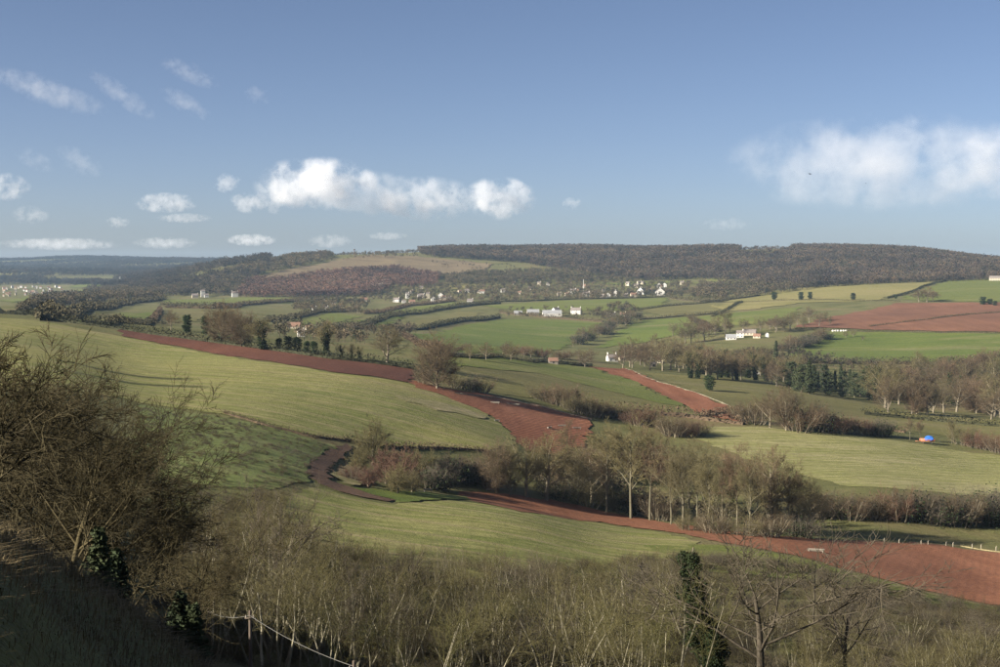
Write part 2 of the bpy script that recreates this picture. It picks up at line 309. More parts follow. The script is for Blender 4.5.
M['straw'] = grass_mat('straw_litter', (.25, .215, .095), (.44, .35, .21), (.165, .16, .05), math.radians(14), .5, .05, .8, (.40, .30, .19), .6)
FIELDS = [
 ('bare_patch', 'straw', [(392,396),(404,397),(425,401),(445,404),(470,411),(487,418),(478,419),(455,413),(436,411),(420,405),(405,402)], 'pale straw-littered patch on the spur pasture', 2.2),
 ('bare_patch', 'straw', [(335,478),(338,470),(350,466),(362,472),(368,484),(352,486),(340,484)], 'pale dead-grass bank below the thicket', 3.2),
 ('grass_field', 'pasture', [(-330,309),(-90,312),(-20,317),(40,322),(75,328),(122,337),(185,349),(250,360.5),(330,373),(408,383.5),(440,395),(480,411),(502,425),(515,438),(512,447),(480,452),(430,449),(345,441),(290,432),(225,415),(120,398),(-90,385),(-330,380)], 'large pale winter pasture on the spur', 1),
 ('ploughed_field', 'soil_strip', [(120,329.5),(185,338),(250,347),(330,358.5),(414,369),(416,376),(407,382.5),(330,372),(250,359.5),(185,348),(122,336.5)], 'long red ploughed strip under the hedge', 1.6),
 ('ploughed_field', 'soil', [(410,380),(440,388),(500,397),(545,407),(592,419),(590,440),(570,455),(525,452),(516,438),(502,424),(480,410),(440,394.5),(415,388)], 'red ploughed field below the round tree', 1.6),
 ('dirt_track', 'track', [(346,444),(353,449),(338,461),(326,473),(331,482),(360,491),(396,501),(388,502.5),(350,495),(318,484),(307,472),(317,458),(334,447)], 'brown rutted headland curving round the thicket', 2.4),
 ('crop_field', 'kale', [(140,405),(225,418),(300,436),(336,446),(318,457),(308,470),(311,481),(270,490),(200,485),(130,465)], 'patchy green crop beside the pasture', 1),
 ('grass_field', 'pasture', [(318,487),(350,497),(390,505),(440,501),(470,501),(520,512.5),(590,521),(655,532),(700,542),(650,570),(560,585),(450,585),(330,565),(270,525),(290,495)], 'pale green field above the copse', 1),
 ('grass_field', 'lush', [(335,485),(360,489),(420,493),(465,497),(470,500.5),(440,500.5),(395,503),(396,501),(360,491)], 'bright grass verge below the thicket', 2),
 ('ploughed_field', 'soil_fine', [(458,492),(520,496),(580,506),(640,518),(700,528),(780,537),(850,541),(930,544),(1290,556),(1290,622),(960,599),(900,584),(850,571),(800,557),(720,543),(660,531),(600,522),(520,512),(465,500)], 'red ploughed field in the valley floor', 1.6),
 ('grass_field', 'fresh', [(640,545),(700,545),(720,545),(800,559),(850,573),(900,586),(960,601),(1290,624),(1290,640),(1000,618),(900,600),(800,580),(700,572)], 'grass edge below the red field', 1),
 ('grass_field', 'striped', [(676,426),(750,427),(815,433),(900,441),(1000,456),(1290,468),(1290,506),(1000,498),(930,492),(850,487),(790,472),(740,457),(690,437)], 'light green striped meadow beyond the valley hedge', 1),
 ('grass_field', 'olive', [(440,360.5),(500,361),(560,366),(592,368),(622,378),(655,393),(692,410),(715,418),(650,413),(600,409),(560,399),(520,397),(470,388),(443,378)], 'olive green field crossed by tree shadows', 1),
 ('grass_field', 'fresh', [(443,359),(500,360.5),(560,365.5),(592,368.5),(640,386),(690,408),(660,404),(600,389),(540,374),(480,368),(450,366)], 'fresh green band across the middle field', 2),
 ('ploughed_field', 'soil', [(592,367.5),(625,369),(660,383),(700,395),(735,410),(742,423),(715,418),(690,409),(655,392),(620,377)], 'narrow red ploughed strip below the stone house', 1.8),
 ('grass_field', 'olive', [(640,372),(700,377),(780,383),(850,400),(1000,420),(1290,426),(1290,450),(1000,441),(900,430),(800,414),(740,411),(702,395),(665,382)], 'olive pasture beside the conifer belt', 1),
 ('grass_field', 'lush', [(412,334),(470,324.5),(500,319.5),(570,320.5),(602,323),(596,332),(570,345),(545,352),(490,353),(440,350),(420,345)], 'bright green field below the white farm', 1),
 ('grass_field', 'fresh', [(430,357),(500,358),(560,363),(590,366),(560,365),(500,360),(440,359.5)], 'thin green strip behind the wall', 1),
 ('grass_field', 'lush', [(592,348),(620,331),(642,321),(692,317),(704,325),(682,334),(650,341),(610,347)], 'sloping green field right of the tree belt', 1),
 ('grass_field', 'fresh', [(480,306),(560,301),(668,298),(662,308),(600,311),(520,311)], 'green fields under the village', 1),
 ('grass_field', 'olive', [(636,310),(680,305),(727,302),(716,312),(692,317),(660,316)], 'olive field left of the pale slope', 1),
 ('grass_field', 'fresh', [(700,317),(730,313),(770,310),(800,307),(790,318),(750,325),(715,327)], 'green field behind the white farmhouse', 1),
 ('grass_field', 'pale', [(712,306),(730,299),(800,288),(900,283.5),(944,281.5),(915,292),(880,300),(850,302),(800,303),(760,309),(722,312)], 'pale grass slope on the far side', 1),
 ('grass_field', 'fresh', [(902,300),(948,281),(1290,279),(1290,305),(960,302)], 'green hill pasture above the red fields', 1),
 ('ploughed_field', 'soil_far', [(795,327.5),(850,314),(897,303.5),(960,303),(1290,308),(1290,332),(1000,332.5),(905,331),(850,329)], 'large red ploughed field on the far slope', 1.6),
 ('grass_field', 'lush', [(783,347),(832,331.5),(905,332.5),(1000,334),(1290,334),(1290,356),(960,361),(880,362),(800,361)], 'smooth green field under the far red field', 1),
 ('grass_field', 'lush', [(84,322.5),(120,314),(157,310.5),(160,316),(150,322.5),(130,324)], 'small bright green field beyond the hedge', 1),
 ('grass_field', 'fresh', [(32,312.5),(70,306),(102,302),(96,308),(60,313)], 'small green field on the left flank', 1),
 ('grass_field', 'olive', [(165,322),(178,311),(212,310),(214,318),(190,323)], 'olive plot behind the hedge trees', 1),
 ('grass_field', 'fresh', [(160,300),(240,297.5),(312,298.5),(290,303),(232,306),(165,304)], 'green fields below the brown wood', 1),
 ('grass_field', 'fresh', [(268,321),(340,313.5),(362,317),(300,325)], 'green slope field left of the lane', 1),
 ('grass_field', 'lush', [(338,324),(398,316),(402,321),(352,329)], 'small green field by the valley lane', 1),
 ('grass_field', 'fresh', [(366,314),(455,302),(458,307),(402,315)], 'green paddock below the village', 1),
 ('grass_field', 'olive', [(398,326),(456,312),(485,313),(422,329)], 'olive paddock above the bright field', 1),
 ('grass_field', 'heath', [(245,281),(300,267),(345,259),(372,255),(400,256),(450,260),(492,264),(488,271),(465,272),(440,276),(395,271),(340,274),(290,281)], 'dry tawny hilltop grass', 1),
 ('grass_field', 'lush', [(728,254),(758,250.8),(810,250.5),(800,253),(760,253.5)], 'green ridge-top field', 1),
 ('grass_field', 'fresh', [(690,284),(720,277),(750,276),(735,284)], 'green glade below the wood', 1),
 ('grass_field', 'fresh', [(590,283.5),(660,281),(690,281),(660,285)], 'thin green field at the foot of the wood', 1),
 ('grass_field', 'fresh', [(68,288),(90,282),(112,281),(104,286)], 'far green meadow in the haze', 1),
 ('grass_field', 'fresh', [(0,301),(25,297),(50,296),(40,300),(10,303)], 'hazy green meadow by the far village', 1),
 ('grass_field', 'pale', [(-40,272),(10,271),(35,274),(10,276),(-40,277)], 'pale far hillside in haze', 1),
 ('grass_field', 'fresh', [(50,292),(90,289),(110,290),(80,294)], 'hazy meadow band', 1),
 ('grass_field', 'fresh', [(140,283),(160,279),(172,281),(155,285)], 'far meadow at the foot of the ridge', 1),
 ('grass_field', 'olive', [(395,287),(412,282.5),(420,285),(405,290)], 'small glade by the brown wood', 1),
 ('grass_field', 'pale', [(445,286),(480,284),(478,288),(450,290)], 'pale paddock above the village', 1),
 ('grass_field', 'fresh', [(980,368),(1000,362),(1290,360),(1290,372),(1000,373)], 'green corner field beyond the trees', 1),
]
for nm, mt, poly, lab, lf in FIELDS: field(nm, M[mt], poly, lab, lf)

# ------------------------------------------------------------------ plants: generators
def norm(v): return v / np.maximum(np.linalg.norm(v, axis=-1, keepdims=True), 1e-9)
def grow(rng, base, dirs, L, R, levels):
    """branching skeleton, one level after another; returns a list of segment arrays per level"""
    out = []; P = np.array(base, float); D = norm(np.array(dirs, float)); L = np.array(L, float); R = np.array(R, float)
    for lv in levels:
        n, k = len(P), lv['seg']; pts = [P]; ds = []; p, d = P, D
        for s in range(k):
            d = norm(d + rng.randn(n, 3) * lv['jit'] + np.array([0, 0, lv['up']]))
            p = p + d * (L / k)[:, None]; pts.append(p); ds.append(d)
        pts = np.array(pts); ds = np.array(ds)
        tip = lv.get('tip', .35)
        rad = np.array([R * (1 - (1 - tip) * s / k) for s in range(k + 1)])
        out.append((pts[:-1].reshape(-1, 3), pts[1:].reshape(-1, 3), rad[:-1].ravel(), rad[1:].ravel()))
        c = lv.get('kids', 0)
        if not c: break
        tm = lv['t0']; t = tm + (1 - tm) * ((np.arange(c)[None] + rng.rand(n, c)) / c)
        if lv.get('end', True): t[:, -1] = 1.0
        x = np.clip(t * k, 0, k - 1e-6); si = x.astype(int); fr = x - si
        I = np.repeat(np.arange(n)[:, None], c, 1)
        p0 = pts[si, I]; p1 = pts[si + 1, I]; CP = p0 + (p1 - p0) * fr[..., None]; CD = ds[si, I]
        rr = rad[si, I] * (1 - fr) + rad[si + 1, I] * fr
        ang = np.radians(lv['ang'] + rng.randn(n, c) * lv.get('angv', 10)); ang = np.where(t >= 1, ang * .35, ang)
        rv = norm(np.cross(CD, rng.randn(n, c, 3)))
        if lv.get('gold'):
            g_ = np.arange(c)[None] * 2.39996 + rng.rand(n, 1) * 6.28 + rng.randn(n, c) * .25
            e1 = norm(np.cross(CD, np.array([0.3, .9, .1]))); e2 = np.cross(CD, e1); rv = e1 * np.cos(g_)[..., None] + e2 * np.sin(g_)[..., None]
        CD = CD * np.cos(ang)[..., None] + rv * np.sin(ang)[..., None]
        CL = L[:, None] * lv['lr'] * (1 - lv.get('lt', .45) * (t - tm) / (1 - tm + 1e-6)) * (.7 + .6 * rng.rand(n, c))
        P, D, L, R = CP.reshape(-1, 3), CD.reshape(-1, 3), CL.ravel(), np.maximum((rr * lv['rr']).ravel(), lv.get('rmin', .006))
    return out
def tubes(segs, sides, over=.0):
    p0, p1, r0, r1 = segs; d = norm(p1 - p0)
    a = np.where(np.abs(d[:, 2:3]) > .9, np.array([[1., 0, 0]]), np.array([[0, 0, 1.]]))
    u = norm(np.cross(d, a)); v = np.cross(d, u); n = len(p0)
    ln = np.linalg.norm(p1 - p0, axis=1, keepdims=True); p1 = p1 + d * ln * over
    th = np.arange(sides) * 2 * np.pi / sides
    ring = u[:, None] * np.cos(th)[None, :, None] + v[:, None] * np.sin(th)[None, :, None]
    V = np.concatenate([p0[:, None] + ring * r0[:, None, None], p1[:, None] + ring * r1[:, None, None]], 1).reshape(-1, 3)
    b = (np.arange(n) * 2 * sides)[:, None]; i = np.arange(sides)[None]; j = (i + 1) % sides
    return V, np.stack([b + i, b + j, b + sides + j, b + sides + i], -1).reshape(-1, 4)
def merge(parts):
    Vs, Qs, o = [], [], 0
    for V, Q in parts: Vs.append(V); Qs.append(Q + o); o += len(V)
    return np.concatenate(Vs), np.concatenate(Qs)
def leaves(rng, cen, size, flat=.0):
    """small bent leaf sprays (one quad each) at the given centres"""
    n = len(cen); a = norm(rng.randn(n, 3)); b = norm(np.cross(a, rng.randn(n, 3))); s = size * (.6 + .8 * rng.rand(n, 1))
    V = np.stack([cen - a * s, cen - b * s * .55, cen + a * s, cen + b * s * .55], 1).reshape(-1, 3)
    return V, np.arange(4 * n).reshape(-1, 4)

def twig_mat(name, c1, c2, c3=None, rnd=.5):
    m = MatB(name); oi = m.n('ShaderNodeObjectInfo'); tc = m.n('ShaderNodeTexCoord')
    k = m.ramp(oi.outputs['Random'], [(0, c1), (.5, c2), (1, c3 or c1)])
    k = m.mix(rnd, k, m.ramp(m.noise(tc.outputs['Object'], .45, 4, .7), [(.32, (.5, .48, .46)), (.68, (1.25, 1.22, 1.12))]), 'MULTIPLY')
    m.col(k); return m.m
M['bark'] = twig_mat('grey_bark', (.16, .135, .10), (.22, .19, .135), (.13, .11, .085), .7)
M['bark_pale'] = twig_mat('pale_lichen_bark', (.15, .135, .09), (.12, .108, .072), (.18, .16, .11), .6)
M['twig_olive'] = twig_mat('olive_twigs', (.125, .108, .052), (.15, .128, .062), (.105, .088, .048), .6)
M['twig_brown'] = twig_mat('brown_twigs', (.13, .095, .056), (.105, .08, .05), (.155, .105, .066), .6)
M['twig_grey'] = twig_mat('grey_twigs', (.10, .085, .064), (.125, .105, .08), (.085, .072, .054), .6)
M['twig_red'] = twig_mat('reddish_twigs', (.125, .07, .048), (.15, .09, .06), (.105, .062, .045), .6)
M['twig_near'] = twig_mat('near_mossy_twigs', (.062, .052, .027), (.074, .060, .030), (.052, .043, .024), .8)
M['twig_green'] = twig_mat('green_willow_twigs', (.145, .125, .062), (.12, .104, .052), (.15, .122, .07), .5)
M['dark_bark'] = twig_mat('dark_wet_bark', (.055, .045, .034), (.07, .058, .042), (.045, .038, .03), .6)
M['sap_bark'] = twig_mat('pale_sapling_bark', (.27, .245, .175), (.15, .135, .095), (.35, .315, .235), .8)
M['sap_olive'] = twig_mat('olive_sapling_twigs', (.092, .082, .037), (.112, .098, .045), (.074, .063, .031), .7)
M['sap_grey'] = twig_mat('grey_sapling_twigs', (.078, .065, .046), (.10, .083, .058), (.062, .051, .037), .7)
M['sap_green'] = twig_mat('greenish_sapling_twigs', (.095, .09, .034), (.08, .074, .03), (.10, .086, .04), .7)
M['ever'] = twig_mat('evergreen_leaves', (.030, .048, .020), (.045, .065, .028), (.035, .05, .026), .8)
M['ivy'] = twig_mat('ivy_leaves', (.022, .032, .012), (.030, .042, .016), (.020, .030, .012), .8)
M['conifer'] = twig_mat('conifer_needles', (.040, .055, .026), (.055, .068, .032), (.032, .046, .024), .8)

PROTO = {}
def lv(seg, kids, t0, ang, lr, rr, jit=.12, up=.05, **k): return dict(seg=seg, kids=kids, t0=t0, ang=ang, lr=lr, rr=rr, jit=jit, up=up, **k)
def cover(sg, tau, first, f=1.0, lo=.5, hi=4.0):
    """thicken or thin the twigs until the crown stops a set share of the light"""
    P = np.concatenate([s[1] for s in sg[first:]]); w = np.diff(np.percentile(P[:, 0], [4, 96]))[0]; h = np.diff(np.percentile(P[:, 2], [4, 96]))[0]
    area = math.pi / 4 * w * h; tot = sum((np.linalg.norm(s[1] - s[0], axis=1) * (s[2] + s[3])).sum() for s in sg[first:]) * .79
    k = min(hi, max(lo, tau * area / tot))
    for i in range(first, len(sg)): sg[i] = (sg[i][0], sg[i][1], sg[i][2] * k, sg[i][3] * k)
    return k
def tree_proto(key, seed, H, spread=1.0, trunk=.30, bole=.22, dense=(9, 6, 6, 6), twig=.013, bark='bark', tw='twig_olive', ang=48, up=.06, ivy=0, lean=0, tau=1.5, tl=.62):
    rng = np.random.RandomState(seed)
    levels = [lv(7, dense[0], bole, ang, .42 / tl * spread, .52, .04, .03, angv=9, lt=.42, tip=.3, gold=True),
              lv(5, dense[1], .22, 42, .58, .50, .12, up, angv=13, tip=.3),
              lv(4, dense[2], .15, 40, .58, .50, .15, up * .8, rmin=twig * 1.3),
              lv(3, dense[3], .10, 40, .62, .55, .16, up * .6, rmin=twig),
              lv(2, 0, 0, 0, 0, 0, .18, .03, tip=.5)]
    sg = grow(rng, [[0, 0, -.4]], [[lean, 0, 1]], [H * tl], [trunk], levels)
    cover(sg, tau, 2)
    tr = merge([tubes(sg[0], 7, .03), tubes(sg[1], 5, .04)])
    cr = merge([tubes(s, 3) for s in sg[2:]])
    top = np.percentile(cr[0][:, 2], 99.7); f = H / top
    parts = [('trunk', mesh_arrays(key + '_trunk', tr[0] * f, tr[1], M[bark], True)), ('crown', mesh_arrays(key + '_crown', cr[0] * f, cr[1], M[tw]))]
    if ivy:
        s = sg[0]; n = ivy; i = rng.randint(0, len(s[0]) - 1, n); t = rng.rand(n, 1)
        c = s[0][i] + (s[1][i] - s[0][i]) * t + rng.randn(n, 3) * np.array([.45, .45, .3])
        j = rng.randint(0, len(sg[1][0]), n // 2); t = rng.rand(n // 2, 1)
        c2 = sg[1][0][j] + (sg[1][1][j] - sg[1][0][j]) * t + rng.randn(n // 2, 3) * .3
        c2 = c2[np.linalg.norm(c2[:, :2], axis=1) < 2.2]
        lvv = leaves(rng, np.concatenate([c, c2]), .26)
        parts.append(('ivy', mesh_arrays(key + '_ivy', lvv[0] * f, lvv[1], M['ivy'])))
    PROTO[key] = (H, parts)
def bush_proto(key, seed, H, wide=1.0, stems=26, dense=(7, 6, 5), twig=.012, tw='twig_brown', dark=0, tau=2.0, bark='bark', sep=False, thick=.02):
    rng = np.random.RandomState(seed)
    a = rng.rand(stems) * 2 * np.pi; tilt = np.sqrt(rng.rand(stems)) * .85 * wide; rr = rng.rand(stems) ** .5 * .45 * H * wide * .6
    d = np.stack([np.cos(a) * tilt, np.sin(a) * tilt, np.ones(stems)], -1); b = np.stack([np.cos(a) * rr, np.sin(a) * rr, -.2 + 0 * a], -1)
    levels = [lv(5, dense[0], .38 if sep else .12, 34, .52, .55, .10, .08, tip=.3), lv(4, dense[1], .1, 38, .6, .55, .15, .06, rmin=twig * 1.2),
              lv(3, dense[2], .1, 40, .6, .6, .17, .05, rmin=twig), lv(2, 0, 0, 0, 0, 0, .18, .04, tip=.5)]
    sg = grow(rng, b, d, H * (.45 + .25 * rng.rand(stems)), thick * H * (.5 + .5 * rng.rand(stems)), levels)
    cover(sg, tau, 1)
    cr = merge([tubes(s, 3) for s in sg[1:]]); f = H / np.percentile(cr[0][:, 2], 99.7); parts = []
    if sep:
        k = levels[0]['seg']
        for q in range(stems):
            st = tubes(tuple(a_[q::stems] for a_ in sg[0]), 5, .03)
            parts.append(('stem', mesh_arrays(key + '_stem', st[0] * f, st[1], M[bark])))
        parts.append(('crown', mesh_arrays(key + '_crown', cr[0] * f, cr[1], M[tw])))
    else:
        st = tubes(sg[0], 4, .03); al = merge([st, cr]); me = mesh_arrays(key, al[0] * f, al[1], M[tw]); me.materials.append(M[bark])
        mi = np.zeros(len(al[1]), np.int32); mi[:len(st[1])] = 1; me.polygons.foreach_set('material_index', mi); parts.append((None, me))
    if dark:
        c = rng.randn(dark, 3) * np.array([.30 * H * wide, .30 * H * wide, .2 * H]) + np.array([0, 0, .38 * H]); c[:, 2] = np.abs(c[:, 2])
        lvv = leaves(rng, c, .22); parts.append(('foliage', mesh_arrays(key + '_foliage', *lvv, M['ivy'])))
    PROTO[key] = (H, parts)
def ball_proto(key, seed, H, wide, tw, n=40):
    rng = np.random.RandomState(seed); zc, rx, rz = .50 * H, .43 * H * wide, .50 * H
    i = np.arange(n) + .5; cz = 1 - 1.72 * i / n; ph = i * 2.39996 + rng.randn(n) * .2; sr = np.sqrt(1 - cz ** 2)
    d = np.stack([np.cos(ph) * sr, np.sin(ph) * sr, cz], -1); tgt = np.array([0, 0, zc]) + d * np.array([rx, rx, rz]) * (.86 + .2 * rng.rand(n, 1))
    b = np.stack([rng.randn(n) * .1, rng.randn(n) * .1, np.clip(.03 * H + .45 * (tgt[:, 2] - .1 * H) * rng.rand(n), .3, None)], -1)
    v = tgt - b; L_ = np.linalg.norm(v, axis=1)
    sg = grow(rng, b, v, L_ * .80, np.full(n, .075), [lv(5, 9, .25, 36, .42, .5, .07, .01, tip=.3), lv(3, 6, .15, 40, .6, .55, .14, .03, rmin=.013), lv(3, 4, .1, 42, .62, .6, .16, .02, rmin=.011), lv(2, 0, 0, 0, 0, 0, .18, .02, tip=.5)])
    cover(sg, 3.2, 1)
    f = H / np.percentile(sg[-1][1][:, 2], 99.5); sg = [(a_ * f, b_ * f, c_, d_) for a_, b_, c_, d_ in sg]
    tr = tubes((np.array([[0, 0, -.4], [0, 0, .25 * H]]), np.array([[0, 0, .25 * H], [0, 0, .6 * H]]), np.array([.30, .2]), np.array([.2, .06])), 7)
    PROTO[key] = (H, [('trunk', mesh_arrays(key + '_trunk', *tr, M['bark'], True)), ('crown', mesh_arrays(key + '_crown', *merge([tubes(s, 3) for s in sg]), M[tw]))])
def ever_proto(key, seed, H, wid, n=2600, mat='ever', cone=1.0, size=.3):
    rng = np.random.RandomState(seed)
    # boughs carry the leaf sprays, so the outline stays ragged and lets light through
    nb = 150; zb = H * (.06 + .92 * rng.rand(nb)); rmax = wid * (np.clip(1.05 - zb / H, .03, 1) ** (.9 * cone) if cone > 0 else np.sqrt(np.clip(1 - ((zb / H - .5) / .55) ** 2, .05, 1)))
    ab = rng.rand(nb) * 2 * np.pi; lb = rmax * (.55 + .5 * rng.rand(nb))
    i = rng.randint(0, nb, n); t = rng.rand(n) ** .6
    c = np.stack([np.cos(ab[i]) * lb[i] * t, np.sin(ab[i]) * lb[i] * t, zb[i] + .12 * lb[i] * t], -1) + rng.randn(n, 3) * .022 * H * np.array([1, 1, .7])
    c = c[(c[:, 2] > .03 * H) & (c[:, 2] < 1.03 * H)]
    lvv = leaves(rng, c, size)
    z = np.linspace(0, H * .96, 9); p = np.stack([rng.randn(9) * .02 * H * .3, rng.randn(9) * .02 * H * .3, z], -1); r = np.linspace(.02 * H, .004 * H, 9)
    tr = tubes((p[:-1], p[1:], r[:-1], r[1:]), 6, .02)
    b0 = np.stack([0 * zb, 0 * zb, zb], -1); b1 = np.stack([np.cos(ab) * lb, np.sin(ab) * lb, zb + .12 * lb], -1)
    bo = tubes((b0, b1, np.full(nb, .006 * H), np.full(nb, .002 * H)), 3)
    tr = merge([tr, bo])
    PROTO[key] = (H, [('trunk', mesh_arrays(key + '_trunk', *tr, M['bark'])), ('crown', mesh_arrays(key + '_crown', *lvv, M[mat]))])

tree_proto('oakA', 1, 14, 1.15, .34, .26, (14, 8, 7, 5), .011, 'bark', 'twig_olive', 54, .06)
tree_proto('oakB', 2, 14, 1.10, .32, .24, (14, 8, 7, 5), .011, 'bark', 'twig_brown', 56, .05)
tree_proto('round', 3, 14, 1.05, .28, .10, (22, 8, 7, 5), .011, 'bark', 'twig_brown', 50, .07, tau=2.2)
ball_proto('dome', 9, 14, 1.0, 'twig_brown')
ball_proto('ballO', 10, 8, 1.15, 'twig_olive', 26)
ball_proto('ballR', 15, 8, 1.2, 'twig_red', 22)
tree_proto('ashA', 4, 18, .85, .26, .38, (14, 8, 7, 5), .011, 'bark_pale', 'twig_olive', 38, .08, tl=.74)
tree_proto('ashB', 5, 18, .80, .25, .42, (13, 8, 7, 5), .011, 'bark_pale', 'twig_brown', 40, .08, tl=.74)
tree_proto('ashC', 6, 16, .72, .18, .22, (16, 8, 7, 5), .011, 'bark_pale', 'twig_green', 34, .09, tl=.74)
tree_proto('ivyA', 7, 15, .95, .28, .30, (13, 8, 7, 4), .012, 'bark', 'twig_olive', 46, .07, ivy=1700)
tree_proto('willow', 8, 11, .95, .16, .06, (20, 8, 7, 5), .010, 'bark_pale', 'twig_green', 38, .11, tau=1.8)
bush_proto('bushA', 11, 6, 1.0, 28, (8, 6, 6), .012, 'twig_brown')
bush_proto('bushB', 12, 6, 1.1, 28, (8, 6, 6), .012, 'twig_olive')
bush_proto('bushC', 13, 5, 1.1, 26, (8, 6, 6), .012, 'twig_red')
bush_proto('bushD', 14, 6, 1.1, 26, (7, 6, 5), .012, 'twig_grey', 900)
ever_proto('holly', 21, 9, 3.0, 5200, 'ever', 0, .22)
ever_proto('conif', 22, 18, 3.6, 5600, 'conifer', 1.0, .30)
ever_proto('coniB', 23, 18, 5.0, 6500, 'conifer', 0, .30)

COUNT = {}
def put(key, p, h, name, label, group, cat='tree', wide=1.0, rot=None, rng=random.Random(9)):
    H, parts = PROTO[key]; s = h / H
    e = bpy.data.objects.new(name, parts[0][1] if parts[0][0] is None else None); C.objects.link(e)
    e.location = p; e.scale = (s * wide, s * wide, s); e.rotation_euler = (0, 0, rng.uniform(0, 6.28) if rot is None else rot)
    tag(e, label, cat, group)
    for nm, me in parts:
        if nm: link(nm, me, e)
    return e
RN = random.Random(4)
def plant(key, px, base, top, label, group, name='bare_tree', cat='tree', wide=1.0):
    p = at(px, base); p.z += .0
    h = (base - top) / F * p.xy.length * 1.005
    return put(key, p, h, name, label, group, cat, wide)

G = 'single trees along the top hedge'
plant('oakB', 171, 330, 310, 'small brown bare tree at the near end of the hedge evergreens', G)
plant('holly', 187, 334, 315, 'dark evergreen tree in the hedge left of a twin evergreen', G, 'evergreen_tree', wide=.9)
plant('holly', 205, 336, 316, 'narrow dark evergreen beside the big brown hedge tree', G, 'evergreen_tree', wide=.7)
plant('dome', 223, 344, 303, 'big domed brown bare tree standing in the top hedge', G, wide=1.15)
plant('dome', 241, 347, 309, 'olive bare tree right behind the domed brown one', G, wide=1.1)
plant('ivyA', 263, 350, 315, 'dark bare oak with a short trunk above the red strip', G, wide=1.6)
for x, b, t in ((288, 351, 336), (297, 352, 337), (279, 349, 338)):
    plant('holly', x, b, t, 'dark holly in the clump above the red strip', 'hollies above the red strip', 'evergreen_tree', wide=1.1)
for x, b, t in ((307, 354, 341), (314, 355, 341)):
    plant('holly', x, b, t, 'small round dark tree on a bare stem in the hedge', 'small hedge standards', 'evergreen_tree', wide=.9)
plant('ivyA', 326, 357, 318, 'tall ivy-clad bare tree standing up from the top hedge', G, wide=1.15)
for x, b, t in ((342, 358, 343), (352, 360, 342), (360, 361, 344)):
    plant('ivyA', x, b, t, 'short dark ivy-covered tree between tall tree and spreading oak', 'short ivied trees in hedge', 'bare_tree', wide=1.1)
plant('oakA', 387, 364, 325, 'wide spreading bare oak at the end of the top hedge', G, wide=1.6)
plant('dome', 437, 389, 332, 'dense round brown tree at the corner of the red strip', 'single trees in the fields', wide=1.1)
plant('bushA', 424, 384, 366, 'pale bush tucked against the dense round tree', 'single trees in the fields', 'bush', 'bush', .8)
for x, b, t, k in ((455, 388, 372, 'bushB'), (470, 391, 374, 'bushD'), (482, 393, 377, 'bushA')):
    plant(k, x, b, t, 'low bush on the field edge right of the round tree', 'bushes right of the round tree', 'bush', 'bush', 1.1)
L = 'bare tree on the wall line behind the shadowed field'
for x, b, t in ((470, 360, 344), (486, 360, 342), (511, 361, 345), (585, 367, 352), (524, 357, 347)):
    plant(RN.choice(['oakA', 'oakB']), x, b, t, L, 'trees on the wall line', wide=1.4)
# thicket in the dip of the spur
for x, b, t in ((-32, 351, 290), (-44, 357, 288)):
    plant('ashA', x, b, t, 'tall bare tree in the pasture beyond the left picture edge', 'pasture trees at the left', wide=.8)
G = 'thicket in the dip'
plant('ballO', 373, 466, 416, 'round olive-brown tree crowning the thicket in the dip', G, wide=.9)
for k, x, b, t, w in (('ballO', 360, 472, 446, 1.0), ('ballR', 386, 484, 447, 1.0), ('ballR', 402, 489, 447, 1.0), ('bushC', 352, 480, 463, 1.2), ('ballO', 398, 494, 463, 1.0), ('ballO', 422, 482, 447, 1.0),
                      ('bushD', 426, 489, 463, 1.3), ('bushD', 437, 480, 454, 1.2), ('ballR', 368, 487, 466, 1.1), ('ballO', 412, 493, 468, 1.1), ('bushD', 440, 490, 468, 1.2)):
    plant(k, x, b, t, 'leafless bush in the thicket under the round olive tree', 'bushes of the thicket', 'bush', 'bush', w)
for k, x, b, t, w in (('bushD', 448, 482, 455, 1.2), ('bushC', 458, 478, 453, 1.3), ('bushD', 468, 484, 458, 1.2), ('bushB', 478, 480, 450, 1.1), ('bushA', 487, 487, 455, 1.1), ('holly', 452, 476, 458, 1.3)):
    plant(k, x, b, t, 'dark scrub bush in the shaded gully', 'gully scrub', 'bush', 'bush', w)
# trees along the lower red field
for k, x, b, t, w in (('dome', 496, 494, 438, .8), ('willow', 510, 496, 443, 1.2), ('oakA', 526, 498, 437, 1.2), ('oakA', 546, 501, 432, 1.25), ('willow', 578, 505, 448, 1.2), ('oakB', 592, 503, 440, 1.1), ('dome', 560, 492, 446, .7)):
    plant(k, x, b, t, 'olive bare tree at the narrow tip of the lower red field', 'trees at the red field tip', wide=w)
plant('ashB', 567, 482, 418, 'slim pale-trunked tree rising behind the row by the red field', 'trees by the red field', wide=.9)
plant('ashA', 607, 513, 420, 'twin-stemmed pale tree left of the tallest trunk', 'trees by the red field', wide=1.2)
plant('ashB', 613, 512, 432, 'thinner stem of the twin pale pair by the red field', 'trees by the red field', wide=.8)
plant('ashA', 631, 519, 415, 'tallest tree by the red field with clean pale trunk', 'trees by the red field', wide=1.05)
plant('ashB', 650, 521, 426, 'pale-trunked tree right of the tallest one', 'trees by the red field', wide=.95)
